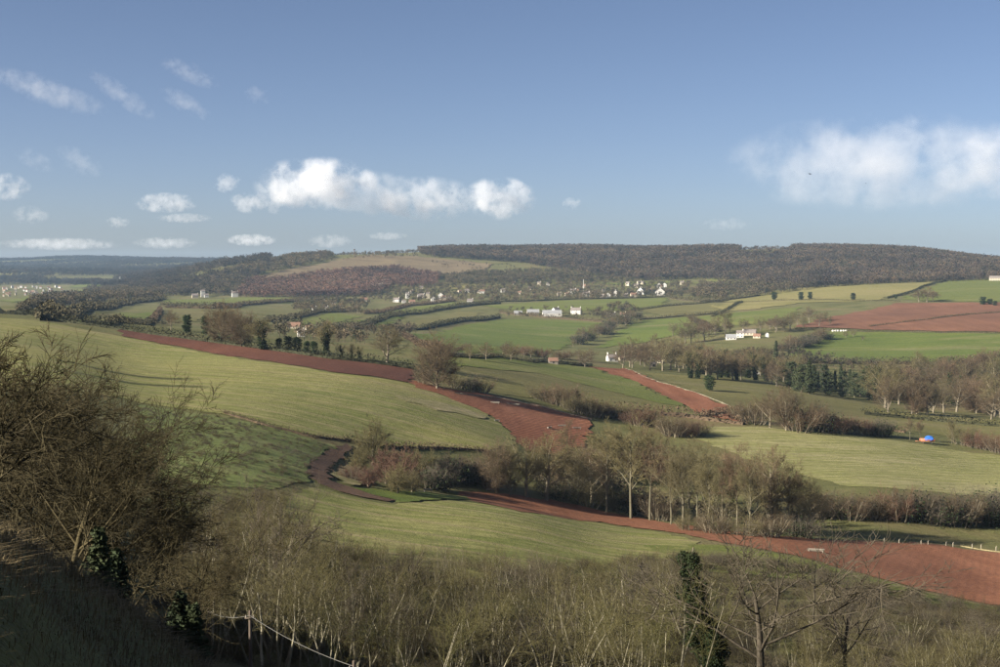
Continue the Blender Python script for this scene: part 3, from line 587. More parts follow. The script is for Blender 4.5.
for k, x, b, t, w in (('ashC', 671, 525, 437, 1.0), ('ashA', 683, 529, 446, .9), ('ashC', 697, 523, 436, 1.0), ('ashC', 708, 531, 448, 1.1), ('willow', 722, 528, 452, .9), ('ashB', 737, 532, 442, .9), ('ashC', 750, 534, 455, 1.1),
                      ('round', 771, 532, 447, 1.0), ('ashC', 789, 534, 460, 1.2), ('willow', 808, 532, 474, 1.2), ('ashC', 757, 518, 452, 1.0), ('willow', 689, 508, 440, 1.1), ('ashC', 722, 505, 445, 1.1)):
    plant(k, x, b, t, 'slender pale-stemmed tree in the dense clump above the ivy column', 'slender tree clump', wide=w)
for k, x, b, t, w in (('bushB', 690, 531, 510, 1.3), ('bushA', 716, 534, 512, 1.3), ('bushB', 744, 536, 514, 1.4), ('bushA', 768, 537, 513, 1.3), ('bushD', 800, 538, 514, 1.3)):
    plant(k, x, b, t, 'bush at the foot of the slender tree clump', 'bushes under the slender trees', 'bush', 'bush', w)
for k, x, b, t, w in (('bushD', 560, 500, 478, 1.2), ('bushB', 590, 507, 480, 1.2), ('bushB', 621, 512, 485, 1.2), ('bushD', 640, 515, 488, 1.2), ('bushA', 660, 520, 492, 1.1), ('bushD', 600, 500, 472, 1.3), ('bushB', 575, 490, 462, 1.2),
                      ('bushC', 590, 470, 440, 1.2), ('bushA', 615, 480, 450, 1.2), ('bushC', 655, 480, 448, 1.3), ('bushA', 640, 470, 440, 1.2), ('bushB', 540, 480, 458, 1.2)):
    plant(k, x, b, t, 'undergrowth bush among the trunks by the lower red field', 'bushes under the row', 'bush', 'bush', w)
# scrub band between ploughed field and striped meadow
for i in range(20):
    x = 545 + i * 8.2 + RN.uniform(-3, 3); b = 402 + (x - 545) * .235 + RN.uniform(-2, 4); h = RN.uniform(13, 24)
    plant(RN.choice(['bushA', 'bushC', 'bushB', 'bushA']), x, b, b - h, 'brown scrub bush in the band below the shadowed field', 'scrub band bushes', 'bush', 'bush', RN.uniform(1.0, 1.4))
plant('holly', 574, 406, 389, 'round dark evergreen bush in the brown scrub band', 'single trees in the fields', 'evergreen_tree', wide=1.2)
plant('holly', 709, 391, 375, 'round dark evergreen alone beside the narrow red strip', 'single trees in the fields', 'evergreen_tree', wide=1.2)
for x, b, t, k in ((755, 424, 398, 'bushA'), (770, 428, 390, 'oakB'), (786, 431, 386, 'round'), (800, 432, 400, 'bushA'), (815, 432, 404, 'bushD'), (826, 433, 412, 'bushC'), (838, 434, 414, 'bushC'), (850, 434, 415, 'bushC'),
                   (862, 435, 418, 'bushC'), (878, 436, 420, 'bushD'), (884, 436, 418, 'bushD'), (745, 421, 400, 'bushB'), (735, 420, 404, 'bushC')):
    plant(k, x, b, t, 'brown shrub in the hedge left of the blue trailer', 'shrubs above the striped meadow', 'bush' if k[:2] == 'bu' else 'bare_tree', 'bush' if k[:2] == 'bu' else 'tree', 1.1)
for x, b, t, k in ((910, 440, 418, 'ashB'), (920, 440, 420, 'ashB'), (952, 444, 418, 'ashC'), (963, 445, 424, 'bushB'), (975, 448, 430, 'bushC'), (988, 450, 430, 'bushC'), (1000, 453, 434, 'bushA'), (1014, 456, 436, 'bushC')):
    plant(k, x, b, t, 'thin shrub in the hedge around the blue trailer', 'shrubs round the trailer', 'bush' if k[:2] == 'bu' else 'bare_tree', 'bush' if k[:2] == 'bu' else 'tree', 1.1)
# big hedge on the near side of the striped meadow
for i in range(17):
    x = 812 + i * 12.5 + RN.uniform(-4, 4); b = 516 + (x - 812) * .045 + RN.uniform(-2, 3); h = RN.uniform(22, 34)
    plant(RN.choice(['bushD', 'bushA', 'bushC', 'bushD']), x, b, b - h, 'thorn bush in the thick hedge between meadow and lower red field', 'thick valley hedge', 'bush', 'bush', RN.uniform(1.0, 1.35))
# valley-bottom belts
def belt(n, x0, x1, base, hpx, keys, label, group, name='bare_tree', wide=(1.0, 1.3), jit=3):
    for i in range(n):
        x = x0 + (x1 - x0) * (i + RN.uniform(.1, .9)) / n; b = base(x) + RN.uniform(-jit, jit); h = RN.uniform(*hpx)
        plant(RN.choice(keys), x, b, b - h, label, group, name, 'tree', RN.uniform(*wide))
belt(14, 620, 700, lambda x: 366 + (x - 620) * .06, (20, 33), ['oakA', 'oakB', 'oakB'], 'brown bare tree in the grove around the stone house', 'grove by the stone house')
belt(16, 690, 768, lambda x: 376 + (x - 690) * .04, (24, 36), ['ivyA', 'ivyA', 'oakB'], 'ivy-clad tree in the dark grove above the olive pasture', 'ivied grove', jit=3)
belt(14, 690, 765, lambda x: 367, (14, 21), ['oakB', 'oakA'], 'bare tree at the back of the ivied grove', 'back of the ivied grove')
for i in range(16):
    x = 792 + i * 5.2 + RN.uniform(-2, 2); b = 391 + (x - 792) * .11
    plant(RN.choice(['conif', 'coniB', 'coniB', 'coniB']), x, b + RN.uniform(-3, 2), b - RN.uniform(22, 33), 'dark evergreen in the belt across the right valley', 'conifer belt', 'conifer_tree', 'tree', RN.uniform(.7, 1.15))
belt(8, 765, 800, lambda x: 384, (20, 30), ['oakB', 'ivyA', 'oakA'], 'bare tree at the left end of the conifer belt', 'left end of the belt')
belt(26, 870, 1010, lambda x: 404 + (x - 870) * .06, (26, 40), ['oakA', 'oakB', 'dome', 'round', 'ivyA'], 'grey-brown tree in the wood right of the conifers', 'wood right of the conifers', jit=9, wide=(1.0, 1.6))
belt(18, 885, 1010, lambda x: 382 - (x - 885) * .03, (16, 26), ['oakA', 'oakB', 'dome'], 'bare tree at the back of the right-hand wood', 'back of the right wood', jit=6)
belt(10, 700, 790, lambda x: 331, (9, 15), ['oakB', 'oakA'], 'bare tree behind the white farmhouse yard', 'farmhouse trees', jit=2)
plant('ashA', 725, 337, 308, 'tall lone bare tree above the white farmhouse', 'single trees in the fields', wide=1.1)
belt(9, 672, 716, lambda x: 340, (12, 24), ['oakB', 'oakA', 'ashB'], 'grey bare tree left of the white farmhouse', 'trees left of the farmhouse', jit=5)
belt(10, 765, 835, lambda x: 331 - (x - 765) * .12, (9, 18), ['oakA', 'oakB', 'willow'], 'pale bare tree at the tip of the far red field', 'trees at the far red field tip', jit=3)
belt(16, 780, 828, lambda x: 352 - (x - 780) * .28, (7, 13), ['oakB', 'bushD'], 'low tree in the dark hedge running to the far red field', 'hedge trees to the red field', wide=(1.1, 1.5), jit=2)
plant('conif', 776, 358, 341, 'dark lone conifer at the foot of the right green field', 'single trees in the fields', 'conifer_tree', wide=1.1)
belt(18, 572, 640, lambda x: 346 - (x - 572) * .41, (8, 15), ['oakB', 'oakA', 'bushD'], 'tree in the slanting belt right of the bright green field', 'slanting tree belt', wide=(1.1, 1.4), jit=2)
for x, b, t in ((813, 344, 338), (820, 343, 335), (846, 338, 331), (853, 337, 330), (863, 341, 336)):
    plant('oakA', x, b, t, 'small round tree dotted on the right green field', 'small trees in the right field', wide=1.3)
for x, b, t in ((774, 300, 292), (801, 300, 292), (810, 299, 292), (853, 300, 293), (896, 299, 295)):
    plant('holly', x, b, t, 'small dark tree on the pale far slope', 'dots on the pale slope', 'evergreen_tree', wide=1.3)
for x, b, t, w in ((919, 302, 290, 1.6), (927, 302, 287, 1.6), (933, 301, 291, 1.5)):
    plant('oakB', x, b, t, 'grey tree in the group above the far red field', 'group above the far red field', wide=w)
for x, b, t in ((983, 305, 297), (990, 305, 299), (995, 306, 301)):
    plant('holly', x, b, t, 'dark bush at the right edge of the hill pasture', 'bushes on the hill pasture', 'evergreen_tree', wide=1.6)
belt(12, 440, 470, lambda x: 352, (6, 10), ['oakB'], 'low tree at the foot of the bright green field', 'low trees under bright field', jit=2)
belt(16, 500, 592, lambda x: 354 + (x - 500) * .09, (7, 14), ['oakB', 'oakA', 'bushC'], 'low tree behind the wall line below the bright green field', 'trees behind the wall line', jit=2, wide=(1.1, 1.5))

# ------------------------------------------------------------------ hedges and walls
M['hedge'] = twig_mat('hedge_twigs', (.06, .054, .030), (.072, .06, .034), (.052, .05, .026), .7)
M['hedge_brown'] = twig_mat('brown_hedge_twigs', (.085, .062, .040), (.10, .07, .045), (.075, .058, .035), .7)
M['hedge_dark'] = twig_mat('dark_hedge_leaves', (.032, .034, .017), (.038, .038, .019), (.028, .03, .015), .7)
m = MatB('dry_stone'); m.col(m.ramp(m.noise(m.pos(), .9, 5, .7), [(.3, (.10, .09, .06)), (.7, (.24, .21, .14))])); M['stone'] = m.m
M['verge'] = twig_mat('dead_grass_verge', (.24, .20, .11), (.24, .20, .11), None, .8)
def along(poly, step):
    w = [at(*p) for p in poly]; out = []
    for a, b in zip(w[:-1], w[1:]):
        n = max(1, int((a.xy - b.xy).length / step))
        for i in range(n): out.append(a.xy.lerp(b.xy, i / n))
    out.append(w[-1].xy); return np.array([[v.x, v.y] for v in out])
def hedge(poly, H, wid, mat, label, seed, dens=46, group='field hedges', name='hedgerow', cat='hedge'):
    rng = np.random.RandomState(seed); P = along(poly, H * .8); n = len(P)
    d = np.gradient(P, axis=0); d = d / np.maximum(np.linalg.norm(d, axis=1, keepdims=True), 1e-6); nr = np.stack([-d[:, 1], d[:, 0]], -1)
    ht = H * (.8 + .35 * np.convolve(rng.rand(n + 8), np.ones(5) / 5, 'same')[4:-4] + .25 * (rng.rand(n) - .4))
    cw, ch = (1, 1) if mat == 'stone' else (.5, .42)
    prof_ = [(-.5 * cw, -.3), (-.5 * cw, .45 * ch), (-.3 * cw, .85 * ch), (.05, 1.0 * ch), (.36 * cw, .8 * ch), (.5 * cw, .4 * ch), (.5 * cw, -.3)]
    R_ = []
    for (u, z) in prof_:
        q_ = P + nr * ((u * wid) * (.8 + .4 * rng.rand(n)))[:, None]
        R_.append(np.column_stack([q_, T(q_[:, 0], q_[:, 1]) + z * ht * (.86 + .2 * rng.rand(n))]))
    V = np.stack(R_, 1).reshape(-1, 3); k = len(prof_)
    i_, j_ = np.meshgrid(np.arange(n - 1), np.arange(k - 1), indexing='ij')
    core = (V * [1, 1, 1], np.stack([i_ * k + j_, i_ * k + j_ + 1, (i_ + 1) * k + j_ + 1, (i_ + 1) * k + j_], -1).reshape(-1, 4))
    m_ = int(n * dens); i = rng.randint(0, n, m_); u = rng.uniform(-.62, .62, m_); z = rng.uniform(.15, 1.12, m_)
    q_ = P[i] + nr[i] * (u * wid)[:, None] + d[i] * (rng.uniform(-.5, .5, m_) * H)[:, None]
    c = np.column_stack([q_, T(q_[:, 0], q_[:, 1]) + z * ht[i] * (1 - .5 * (2 * u) ** 2 * .5)])
    V, Q = merge([core, leaves(rng, c, H * (.26 if mat == "stone" else .12))])
    ctr = V.mean(0); o = link(name, mesh_arrays(name, V - ctr, Q, M[mat]), loc=ctr)
    return tag(o, label, cat, group)
HEDGES = [
 ([(-330,303),(-80,306),(0,312.5),(40,319),(75,324),(130,331.5),(190,340),(250,348),(330,359.5),(414,370)], 3.2, 2.6, 'hedge_dark', 'long dark hedge along the top of the red ploughed strip'),
 ([(870,327),(930,320),(1000,313),(1080,308)], 2.2, 2, 'hedge', 'low hedge dividing the big far red field'),
 ([(888,298.5),(915,291),(946,281)], 3, 2.5, 'hedge_dark', 'straight dark hedge climbing between pale slope and hill pasture'),
 ([(795,329),(850,331),(905,332.5),(1000,334),(1080,334)], 2, 2, 'hedge', 'thin hedge under the big far red field'),
 ([(716,303),(790,300.5),(850,301),(900,301.5)], 2.0, 2, 'hedge', 'thin hedge across the pale far slope'),
 ([(640,310),(700,304),(728,301)], 3.5, 3, 'hedge', 'hedge above the olive far field'),
 ([(712,317),(728,310),(742,303)], 3.5, 3, 'hedge_dark', 'short dark slanting hedge left of the pale slope'),
 ([(425,356.5),(480,359),(540,362.5),(592,367)], 2.0, 1.6, 'hedge_dark', 'dark low hedge along the wall line behind the shadowed field'),
 ([(44,321),(75,315),(100,310),(130,304),(165,300)], 7, 7, 'hedge', 'thick treed hedge above the small bright green field'),
 ([(20,312),(50,306),(75,303),(105,301)], 6, 6, 'hedge', 'thick hedge at the far left flank'),
 ([(84,324),(110,325),(150,323),(170,325)], 4, 4, 'hedge', 'hedge below the small bright green field'),
 ([(150,323),(157,316),(160,310)], 4, 4, 'hedge_brown', 'brown hedge at the right end of the bright green plot'),
 ([(165,308),(215,309),(240,306),(312,299.5)], 6, 6, 'hedge_brown', 'brown treed hedge below the fields under the wood'),
 ([(160,305),(200,306),(235,307)], 5, 5, 'hedge', 'hedge left of the brown treed hedge'),
 ([(268,322),(305,316),(345,312),(366,314)], 5, 5, 'hedge', 'hedge along the slope field left of the lane'),
 ([(336,330),(372,324),(402,315),(455,308),(500,304)], 6, 6, 'hedge', 'long hedge below the village paddocks'),
 ([(365,314),(410,306),(455,301)], 5, 5, 'hedge_brown', 'brown hedge between the two village paddocks'),
 ([(398,330),(422,330),(460,322),(500,318)], 5, 4, 'hedge_dark', 'dark hedge along the top of the bright green field'),
 ([(404,336),(418,345),(440,352)], 4, 4, 'hedge_brown', 'brown hedge at the left end of the bright green field'),
 ([(458,306),(500,302),(560,300),(620,298.5),(668,297)], 4, 4, 'hedge', 'hedge along the foot of the village'),
 ([(500,313),(540,317),(570,319.5),(603,322)], 4, 4, 'hedge_brown', 'brown hedge below the white farm sheds'),
 ([(600,410),(650,414),(690,418),(744,425)], 3.6, 4, 'hedge_brown', 'brown hedge at the lower edge of the shadowed field'),
 ([(690,319),(705,326),(720,332)], 5, 5, 'hedge', 'hedge right of the sloping green field'),
 ([(640,320),(690,316),(715,314)], 4, 4, 'hedge', 'hedge along the top of the sloping green field'),
 ([(670,299),(700,302),(720,301),(760,296)], 6, 6, 'hedge', 'treed hedge below the right end of the village'),
 ([(700,418),(740,412),(800,417),(870,428),(905,433)], 2.5, 3, 'hedge_brown', 'low brown hedge between olive pasture and striped meadow'),
 ([(940,363),(970,362),(1000,357),(1060,350)], 5, 5, 'hedge_brown', 'brown hedge at the right end of the smooth green field'),
 ([(865,415),(920,420),(1000,427),(1080,433)], 3.5, 4, 'hedge_dark', 'dark hedge at the foot of the right-hand wood'),
 ([(800,363),(880,364),(960,363)], 5, 5, 'hedge', 'hedge along the foot of the smooth green field'),
 ([(345,441),(390,448),(440,449),(490,452)], 1.6, 2, 'hedge_brown', 'low bramble hedge on the lower edge of the spur pasture'),
 ([(225,414),(270,427),(312,437),(345,441)], 1.0, 1.4, 'hedge_brown', 'low pale strip of dead weeds between crop and pasture'),
 ([(-40,283),(30,281),(60,283)], 10, 12, 'hedge_dark', 'dark shelter belt in front of the far village'),
]
for i, (pl, H, wd, mt, lab) in enumerate(HEDGES): hedge(pl, H, wd, mt, lab, 100 + i)
hedge([(626,369),(660,383),(702,395),(722,403),(738,411),(744,422)], .5, .9, 'stone', 'pale dry stone wall along the narrow red strip', 150, 3, 'field walls', 'stone_wall', 'wall')
hedge([(430,355),(480,357.2),(545,360.5),(592,365)], 1.2, .8, 'stone', 'grey dry stone wall behind the shadowed field', 151, 3, 'field walls', 'stone_wall', 'wall')
hedge([(455,394),(500,398.5),(545,408),(592,420)], .5, .9, 'stone', 'pale stony verge along the top of the middle red field', 152, 3, 'field walls', 'stone_wall', 'wall')
hedge([(840,541.5),(900,543.5),(960,546),(1080,556)], .5, 1.6, 'verge', 'pale grassy bank behind the lower red field', 153, 3, 'field walls', 'stone_wall', 'wall')

# ------------------------------------------------------------------ woods (masses nobody could count): instanced low trees
def wood_mat(name, stops):
    m = MatB(name); oi = m.n('ShaderNodeObjectInfo'); p = m.pos()
    k = m.ramp(oi.outputs['Random'], stops)
    k = m.mix(.85, k, m.ramp(m.noise(p, .007, 4, .65), [(.36, (.55, .54, .6)), (.64, (1.5, 1.4, 1.25))]), 'MULTIPLY')
    m.col(k); return m.m
M['wood_grey'] = wood_mat('grey_wood_twigs', [(0, (.050, .040, .034)), (.35, (.070, .054, .040)), (.6, (.044, .042, .032)), (.8, (.095, .067, .044)), (.93, (.058, .053, .034)), (1, (.022, .026, .016))])
M['wood_far_shade'] = wood_mat('far_wood_cloud_shade', [(0, (.030, .028, .026)), (.4, (.045, .038, .032)), (.7, (.028, .03, .024)), (1, (.055, .045, .034))])  # twig colour darkened to stand in for cloud shadow on the far ridge
M['wood_red'] = wood_mat('reddish_wood_twigs', [(0, (.10, .06, .048)), (.4, (.13, .078, .058)), (.8, (.085, .06, .048)), (1, (.065, .055, .038))])
M['wood_mixed'] = wood_mat('mixed_wood_twigs', [(0, (.075, .066, .038)), (.35, (.10, .078, .05)), (.6, (.026, .032, .018)), (.75, (.09, .07, .045)), (1, (.058, .058, .03))])
far_protos = {}
for key in ('wood_grey', 'wood_red', 'wood_mixed', 'wood_far_shade'):
    coll = bpy.data.collections.new(key + '_trees')
    for v in range(5):
        rng = np.random.RandomState(40 + v); H = 13
        lob = rng.randn(7, 3) * np.array([2.2, 2.2, 1.8]) + np.array([0, 0, 8.2]); n = 110
        c = lob[rng.randint(0, 7, n)] + rng.randn(n, 3) * np.array([1.2, 1.2, 1.3]); c[:, 2] = np.clip(c[:, 2], 2.2, 13)
        lf = leaves(rng, c, .85)
        tr = tubes((np.array([[0, 0, -1.]]), np.array([[0, 0, 8.]]), np.array([.35]), np.array([.15])), 4)
        me = mesh_arrays('far_tree', *merge([tr, lf]), M[key])
        o = bpy.data.objects.new('far_tree', me); coll.objects.link(o)
    far_protos[key] = coll
def scatter_group(coll, smin, smax, seed):
    g = bpy.data.node_groups.new('scatter', 'GeometryNodeTree')
    g.interface.new_socket('Geometry', in_out='INPUT', socket_type='NodeSocketGeometry')
    g.interface.new_socket('Geometry', in_out='OUTPUT', socket_type='NodeSocketGeometry')
    N = g.nodes.new; a, b = N('NodeGroupInput'), N('NodeGroupOutput'); ip = N('GeometryNodeInstanceOnPoints'); ci = N('GeometryNodeCollectionInfo')
    ci.inputs['Collection'].default_value = coll; ci.inputs['Separate Children'].default_value = True; ci.inputs['Reset Children'].default_value = True
    ip.inputs['Pick Instance'].default_value = True
    r1 = N('FunctionNodeRandomValue'); r1.data_type = 'FLOAT_VECTOR'; r1.inputs['Min'].default_value = (0, 0, 0); r1.inputs['Max'].default_value = (.08, .08, 6.28)
    r2 = N('FunctionNodeRandomValue'); r2.data_type = 'FLOAT'
    s = [x for x in r2.inputs if x.type == 'VALUE']; s[0].default_value = smin; s[1].default_value = smax
    r2.inputs['Seed'].default_value = seed
    L = g.links.new
    L(a.outputs[0], ip.inputs['Points']); L(ci.outputs[0], ip.inputs['Instance']); L(r1.outputs['Value'], ip.inputs['Rotation'])
    L([x for x in r2.outputs if x.type == 'VALUE'][0], ip.inputs['Scale']); L(ip.outputs[0], b.inputs[0])
    return g
def wood(name, poly, key, label, rlim, spacing=8.0, size=(.65, 1.15), seed=0, keep=1.0, coll=None, patch=0):
    rng = np.random.RandomState(seed); pxs = [p[0] for p in poly]
    a0 = math.atan((min(pxs) - 500) / F) - .004; a1 = math.atan((max(pxs) - 500) / F) + .004; r0, r1 = rlim
    n = int((a1 - a0) * .5 * (r1 ** 2 - r0 ** 2) / spacing ** 2)
    a = rng.uniform(a0, a1, n); r = np.sqrt(rng.uniform(r0 ** 2, r1 ** 2, n)); x, y = r * np.sin(a), r * np.cos(a); z = T(x, y)
    px, py = project(x, y, z); ok = inside(px, py, poly)
    if patch:
        nz = np.sin(x / patch + 1.3 * np.sin(y / patch * .8)) + np.sin(y / patch * 1.3 + 2 * np.sin(x / patch * .6 + seed)); ok &= (nz > keep)
    elif keep < 1: ok &= rng.rand(n) < keep
    V = np.column_stack([x, y, z])[ok]
    me = bpy.data.meshes.new(name); me.from_pydata(V.tolist(), [], [])
    o = link(name, me); md = o.modifiers.new('scatter', 'NODES'); md.node_group = scatter_group(coll or far_protos[key], *size, seed)
    tag(o, label, kind='stuff'); return o
WOODS = [
 ([(425,257),(412,246),(560,240),(735,240),(742,256),(760,262),(765,284),(700,279),(640,281),(600,276),(560,270),(520,263),(460,259)], 'wood_grey', 'grey-brown bare wood covering the main hill', (2600, 4000), 8.5, (.5, 1.35)),
 ([(742,256),(790,252),(800,240),(1290,240),(1290,279),(1000,280),(940,282),(880,284),(820,288),(765,288),(760,262)], 'wood_grey', 'grey-brown wood covering the right hill', (2350, 4200), 9, (.5, 1.35)),
 ([(238,297),(250,283),(290,279.5),(340,272.5),(395,269.5),(440,277),(436,286),(405,288),(395,286),(380,294),(355,297),(300,298)], 'wood_red', 'reddish-brown bare wood on the left hill flank', (2200, 3200), 7.5, (.7, 1.15)),
 ([(150,296),(175,288),(200,280),(240,268),(290,258),(330,255),(335,259),(300,267),(250,279),(238,296),(190,297)], 'wood_mixed', 'mixed dark wood on the long left ridge', (2300, 3900), 10, (.7, 1.15)),
 ([(735,256),(735,240),(805,240),(800,256)], 'wood_grey', 'thin line of trees on the ridge-top field', (3300, 4200), 24, (.3, .9)),
 ([(330,262),(330,245),(420,245),(425,258),(400,258)], 'wood_mixed', 'scattered trees along the tawny hilltop', (2900, 3900), 24, (.35, .8)),
 ([(440,277),(470,273),(520,272),(560,270),(600,277),(640,282),(560,283.5),(500,284),(470,285),(452,288)], 'wood_mixed', 'olive scrub wood below the tawny hill', (2300, 3300), 9.5, (.5, .9)),
 ([(425,262),(470,262),(515,266),(515,270),(470,270),(440,268)], 'wood_mixed', 'scattered thorn trees on the tawny slope', (2700, 3500), 26, (.3, .6)),
 ([(360,300),(380,292),(436,286),(452,282),(560,283),(690,283),(700,299),(660,298),(560,301),(500,303),(450,302),(400,303)], 'wood_mixed', 'garden trees around the village houses', (2000, 2800), 14, (.35, .85)),
 ([(690,300),(700,284),(765,284),(820,288),(760,296),(730,300)], 'wood_mixed', 'trees below the glade at the end of the village', (2100, 2800), 11, (.7, 1.1)),
 ([(20,313),(40,300),(90,297),(160,292),(160,300),(105,302),(60,309)], 'wood_mixed', 'brown trees in the left valley', (1500, 3200), 12, (.7, 1.1)),
 ([(80,299),(88,289),(150,288),(200,290),(200,297),(100,299)], 'wood_mixed', 'hazy trees about the far left village', (2600, 4200), 12, (.5, .95)),
 ([(-420,287),(-420,278),(20,278),(60,281),(110,283),(150,283),(260,270),(260,282),(150,292),(90,286),(60,285)], 'wood_far_shade', 'blue hazy woods below the far left ridge', (2700, 6600), 12, (.6, 1.3)),
 ([(-420,276),(-420,250),(270,252),(270,270),(150,283),(110,280),(60,281),(20,276)], 'wood_far_shade', 'wooded far left ridge in the haze', (2900, 8600), 14, (.7, 1.5), .75, 95),
 ([(250,327),(300,326),(345,330),(380,330),(400,325),(420,332),(400,345),(330,350),(260,344),(240,330)], 'wood_mixed', 'scattered valley trees behind the top hedge', (800, 1500), 17, (.4, .8)),
 ([(290,314),(300,301),(345,299),(370,303),(365,313),(320,316)], 'wood_mixed', 'orchard trees around the left hamlet', (1700, 2300), 13, (.45, .8)),
 ([(590,318),(600,308),(632,305),(640,316),(620,326)], 'wood_mixed', 'trees about the small cottages', (1500, 2200), 13, (.5, .85)),
 ([(505,318),(510,309),(585,309),(600,318)], 'wood_mixed', 'shrubs round the white farm', (1650, 2050), 16, (.3, .55)),
]
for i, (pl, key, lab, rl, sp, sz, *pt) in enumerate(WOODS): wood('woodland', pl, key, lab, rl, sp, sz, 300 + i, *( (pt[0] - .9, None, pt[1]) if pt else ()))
for i, (pl, sp) in enumerate([([(486,490),(520,478),(560,470),(600,478),(660,500),(760,505),(830,520),(820,534),(740,530),(660,518),(600,508),(520,495)], 5.5), ([(690,356),(790,352),(830,360),(880,366),(880,392),(790,380),(690,372),(640,362)], 10), ([(870,366),(1290,362),(1290,424),(1000,418),(880,402)], 11)]):
    wood('scrubland', pl, 'wood_mixed', ['tangled scrub under the row by the lower red field', 'tangled scrub between the farmhouse and the ivied grove', 'tangled scrub inside the right-hand wood'][i], ((260, 480) if i == 0 else (650, 1450)), sp, ((.16, .36) if i == 0 else (.3, .6)), 330 + i)

# ------------------------------------------------------------------ houses
def flat_mat(name, c, var=.25, sc=.8, rough=.85):
    m = MatB(name); a = tuple(v * (1 - var) for v in c); b = tuple(min(1, v * (1 + var * .6)) for v in c)
    m.col(m.ramp(m.noise(m.n('ShaderNodeTexCoord').outputs['Object'], sc, 5, .65), [(.3, a), (.7, b)])); m.b.inputs['Roughness'].default_value = rough
    return m.m
M['white'] = flat_mat('white_render', (.60, .575, .52), .18)
M['cream'] = flat_mat('cream_stone', (.46, .40, .30), .2)
M['grey_wall'] = flat_mat('grey_stone', (.26, .225, .18), .25)
M['roof_grey'] = flat_mat('grey_tiles', (.20, .17, .15), .3)
M['roof_red'] = flat_mat('brown_tiles', (.22, .13, .09), .3)
M['roof_sheet'] = flat_mat('pale_sheet_roof', (.27, .27, .265), .2)
M['glass'] = flat_mat('window_glass', (.03, .035, .045), .1, 1, .15)
M['door'] = flat_mat('painted_door', (.10, .07, .05), .2)
def box(x0, x1, y0, y1, z0, z1):
    V = np.array([[x, y, z] for x in (x0, x1) for y in (y0, y1) for z in (z0, z1)], float)
    return V, np.array([[0, 1, 3, 2], [4, 6, 7, 5], [0, 4, 5, 1], [2, 3, 7, 6], [0, 2, 6, 4], [1, 5, 7, 3]])
def quads(fs):
    V = np.array([p for f in fs for p in f], float); return V, np.arange(len(V)).reshape(-1, 4)
def house(px, py, wpx, hpx, label, wall='white', roof='roof_grey', turn=0, chim=1, group='village houses', deep=.75, pitch=.42, name='house', cat='house', win=True, gable=False):
    """hpx: eaves height in photo pixels; the ridge runs along x unless the gable faces the viewpoint"""
    p = at(px, py); D = p.xy.length; w = wpx / F * D; h = max(hpx / F * D, 2.2); d = min(w * deep, 6.5 + .12 * w)
    if gable: w, d = d, w
    base = math.atan2(-p.x, p.y)
    e = bpy.data.objects.new(name, None); C.objects.link(e); e.location = (p.x, p.y, p.z - .3); e.rotation_euler = (0, 0, base + math.radians(turn) + (math.pi / 2 if gable else 0))
    tag(e, label, cat, group)
    a, b = w / 2, d / 2; rg = h + pitch * d
    bx = quads([[(-a, -b, -1.5), (a, -b, -1.5), (a, -b, h), (-a, -b, h)], [(a, b, -1.5), (-a, b, -1.5), (-a, b, h), (a, b, h)],
                [(a, -b, -1.5), (a, b, -1.5), (a, b, h), (a, -b, h)], [(-a, b, -1.5), (-a, -b, -1.5), (-a, -b, h), (-a, b, h)],
                [(a, -b, h), (a, b, h), (a, 0, rg - .05), (a, 0, rg - .05)], [(-a, b, h), (-a, -b, h), (-a, 0, rg - .05), (-a, 0, rg - .05)]])
    V, Q = bx; me = bpy.data.meshes.new('wall')
    me.from_pydata(V.tolist(), [], [list(dict.fromkeys([tuple(V[i]) for i in f]).keys()) and list(f) if len({tuple(V[i]) for i in f}) == 4 else list(f)[:3] for f in Q]); me.materials.append(M[wall])
    link('wall', me, e)
    ov = .25; t = .18; sl_ = math.hypot(b, rg - h)
    def slab(sg):
        ey = sg * (b + ov); ez = h - ov * (rg - h) / b
        lo = [(-a - ov, ey, ez), (a + ov, ey, ez), (a + ov, 0, rg), (-a - ov, 0, rg)]; hi = [(x, y, z + t) for x, y, z in lo]
        fs = [hi, lo[::-1]] + [[lo[i], lo[(i + 1) % 4], hi[(i + 1) % 4], hi[i]] for i in range(4)]
        return quads(fs)
    V, Q = merge([slab(-1), slab(1)])
    ro = link('roof', mesh_arrays('roof', V, Q, M[roof]), e)
    for c in range(chim):
        x = (a - .45) * (1 if c == 0 else -1)
        V, Q = merge([box(x - .42, x + .42, -.42, .42, rg - .8, rg + 1.25), box(x - .5, x + .5, -.5, .5, rg + 1.25, rg + 1.4)])
        link('chimney', mesh_arrays('chimney', V, Q, M[wall]), ro)
    if win and wpx >= 3.5:
        nx = max(1, int((d if gable else w) / 2.6)); fl = 2 if h > 4.2 else 1
        for k in range(fl):
            for i in range(nx):
                u = ((i + .5) / nx - .5) * (d if gable else w); z = .9 + k * 2.5
                if gable:  V, Q = box(-a - .03, -a + .05, u - .4, u + .4, z, min(z + 1.15, h))
                else: V, Q = box(u - .4, u + .4, -b - .03, -b + .05, z, min(z + 1.15, h))
                link('window', mesh_arrays('window', V, Q, M['glass']), e)
    return e
VG = 'village houses'
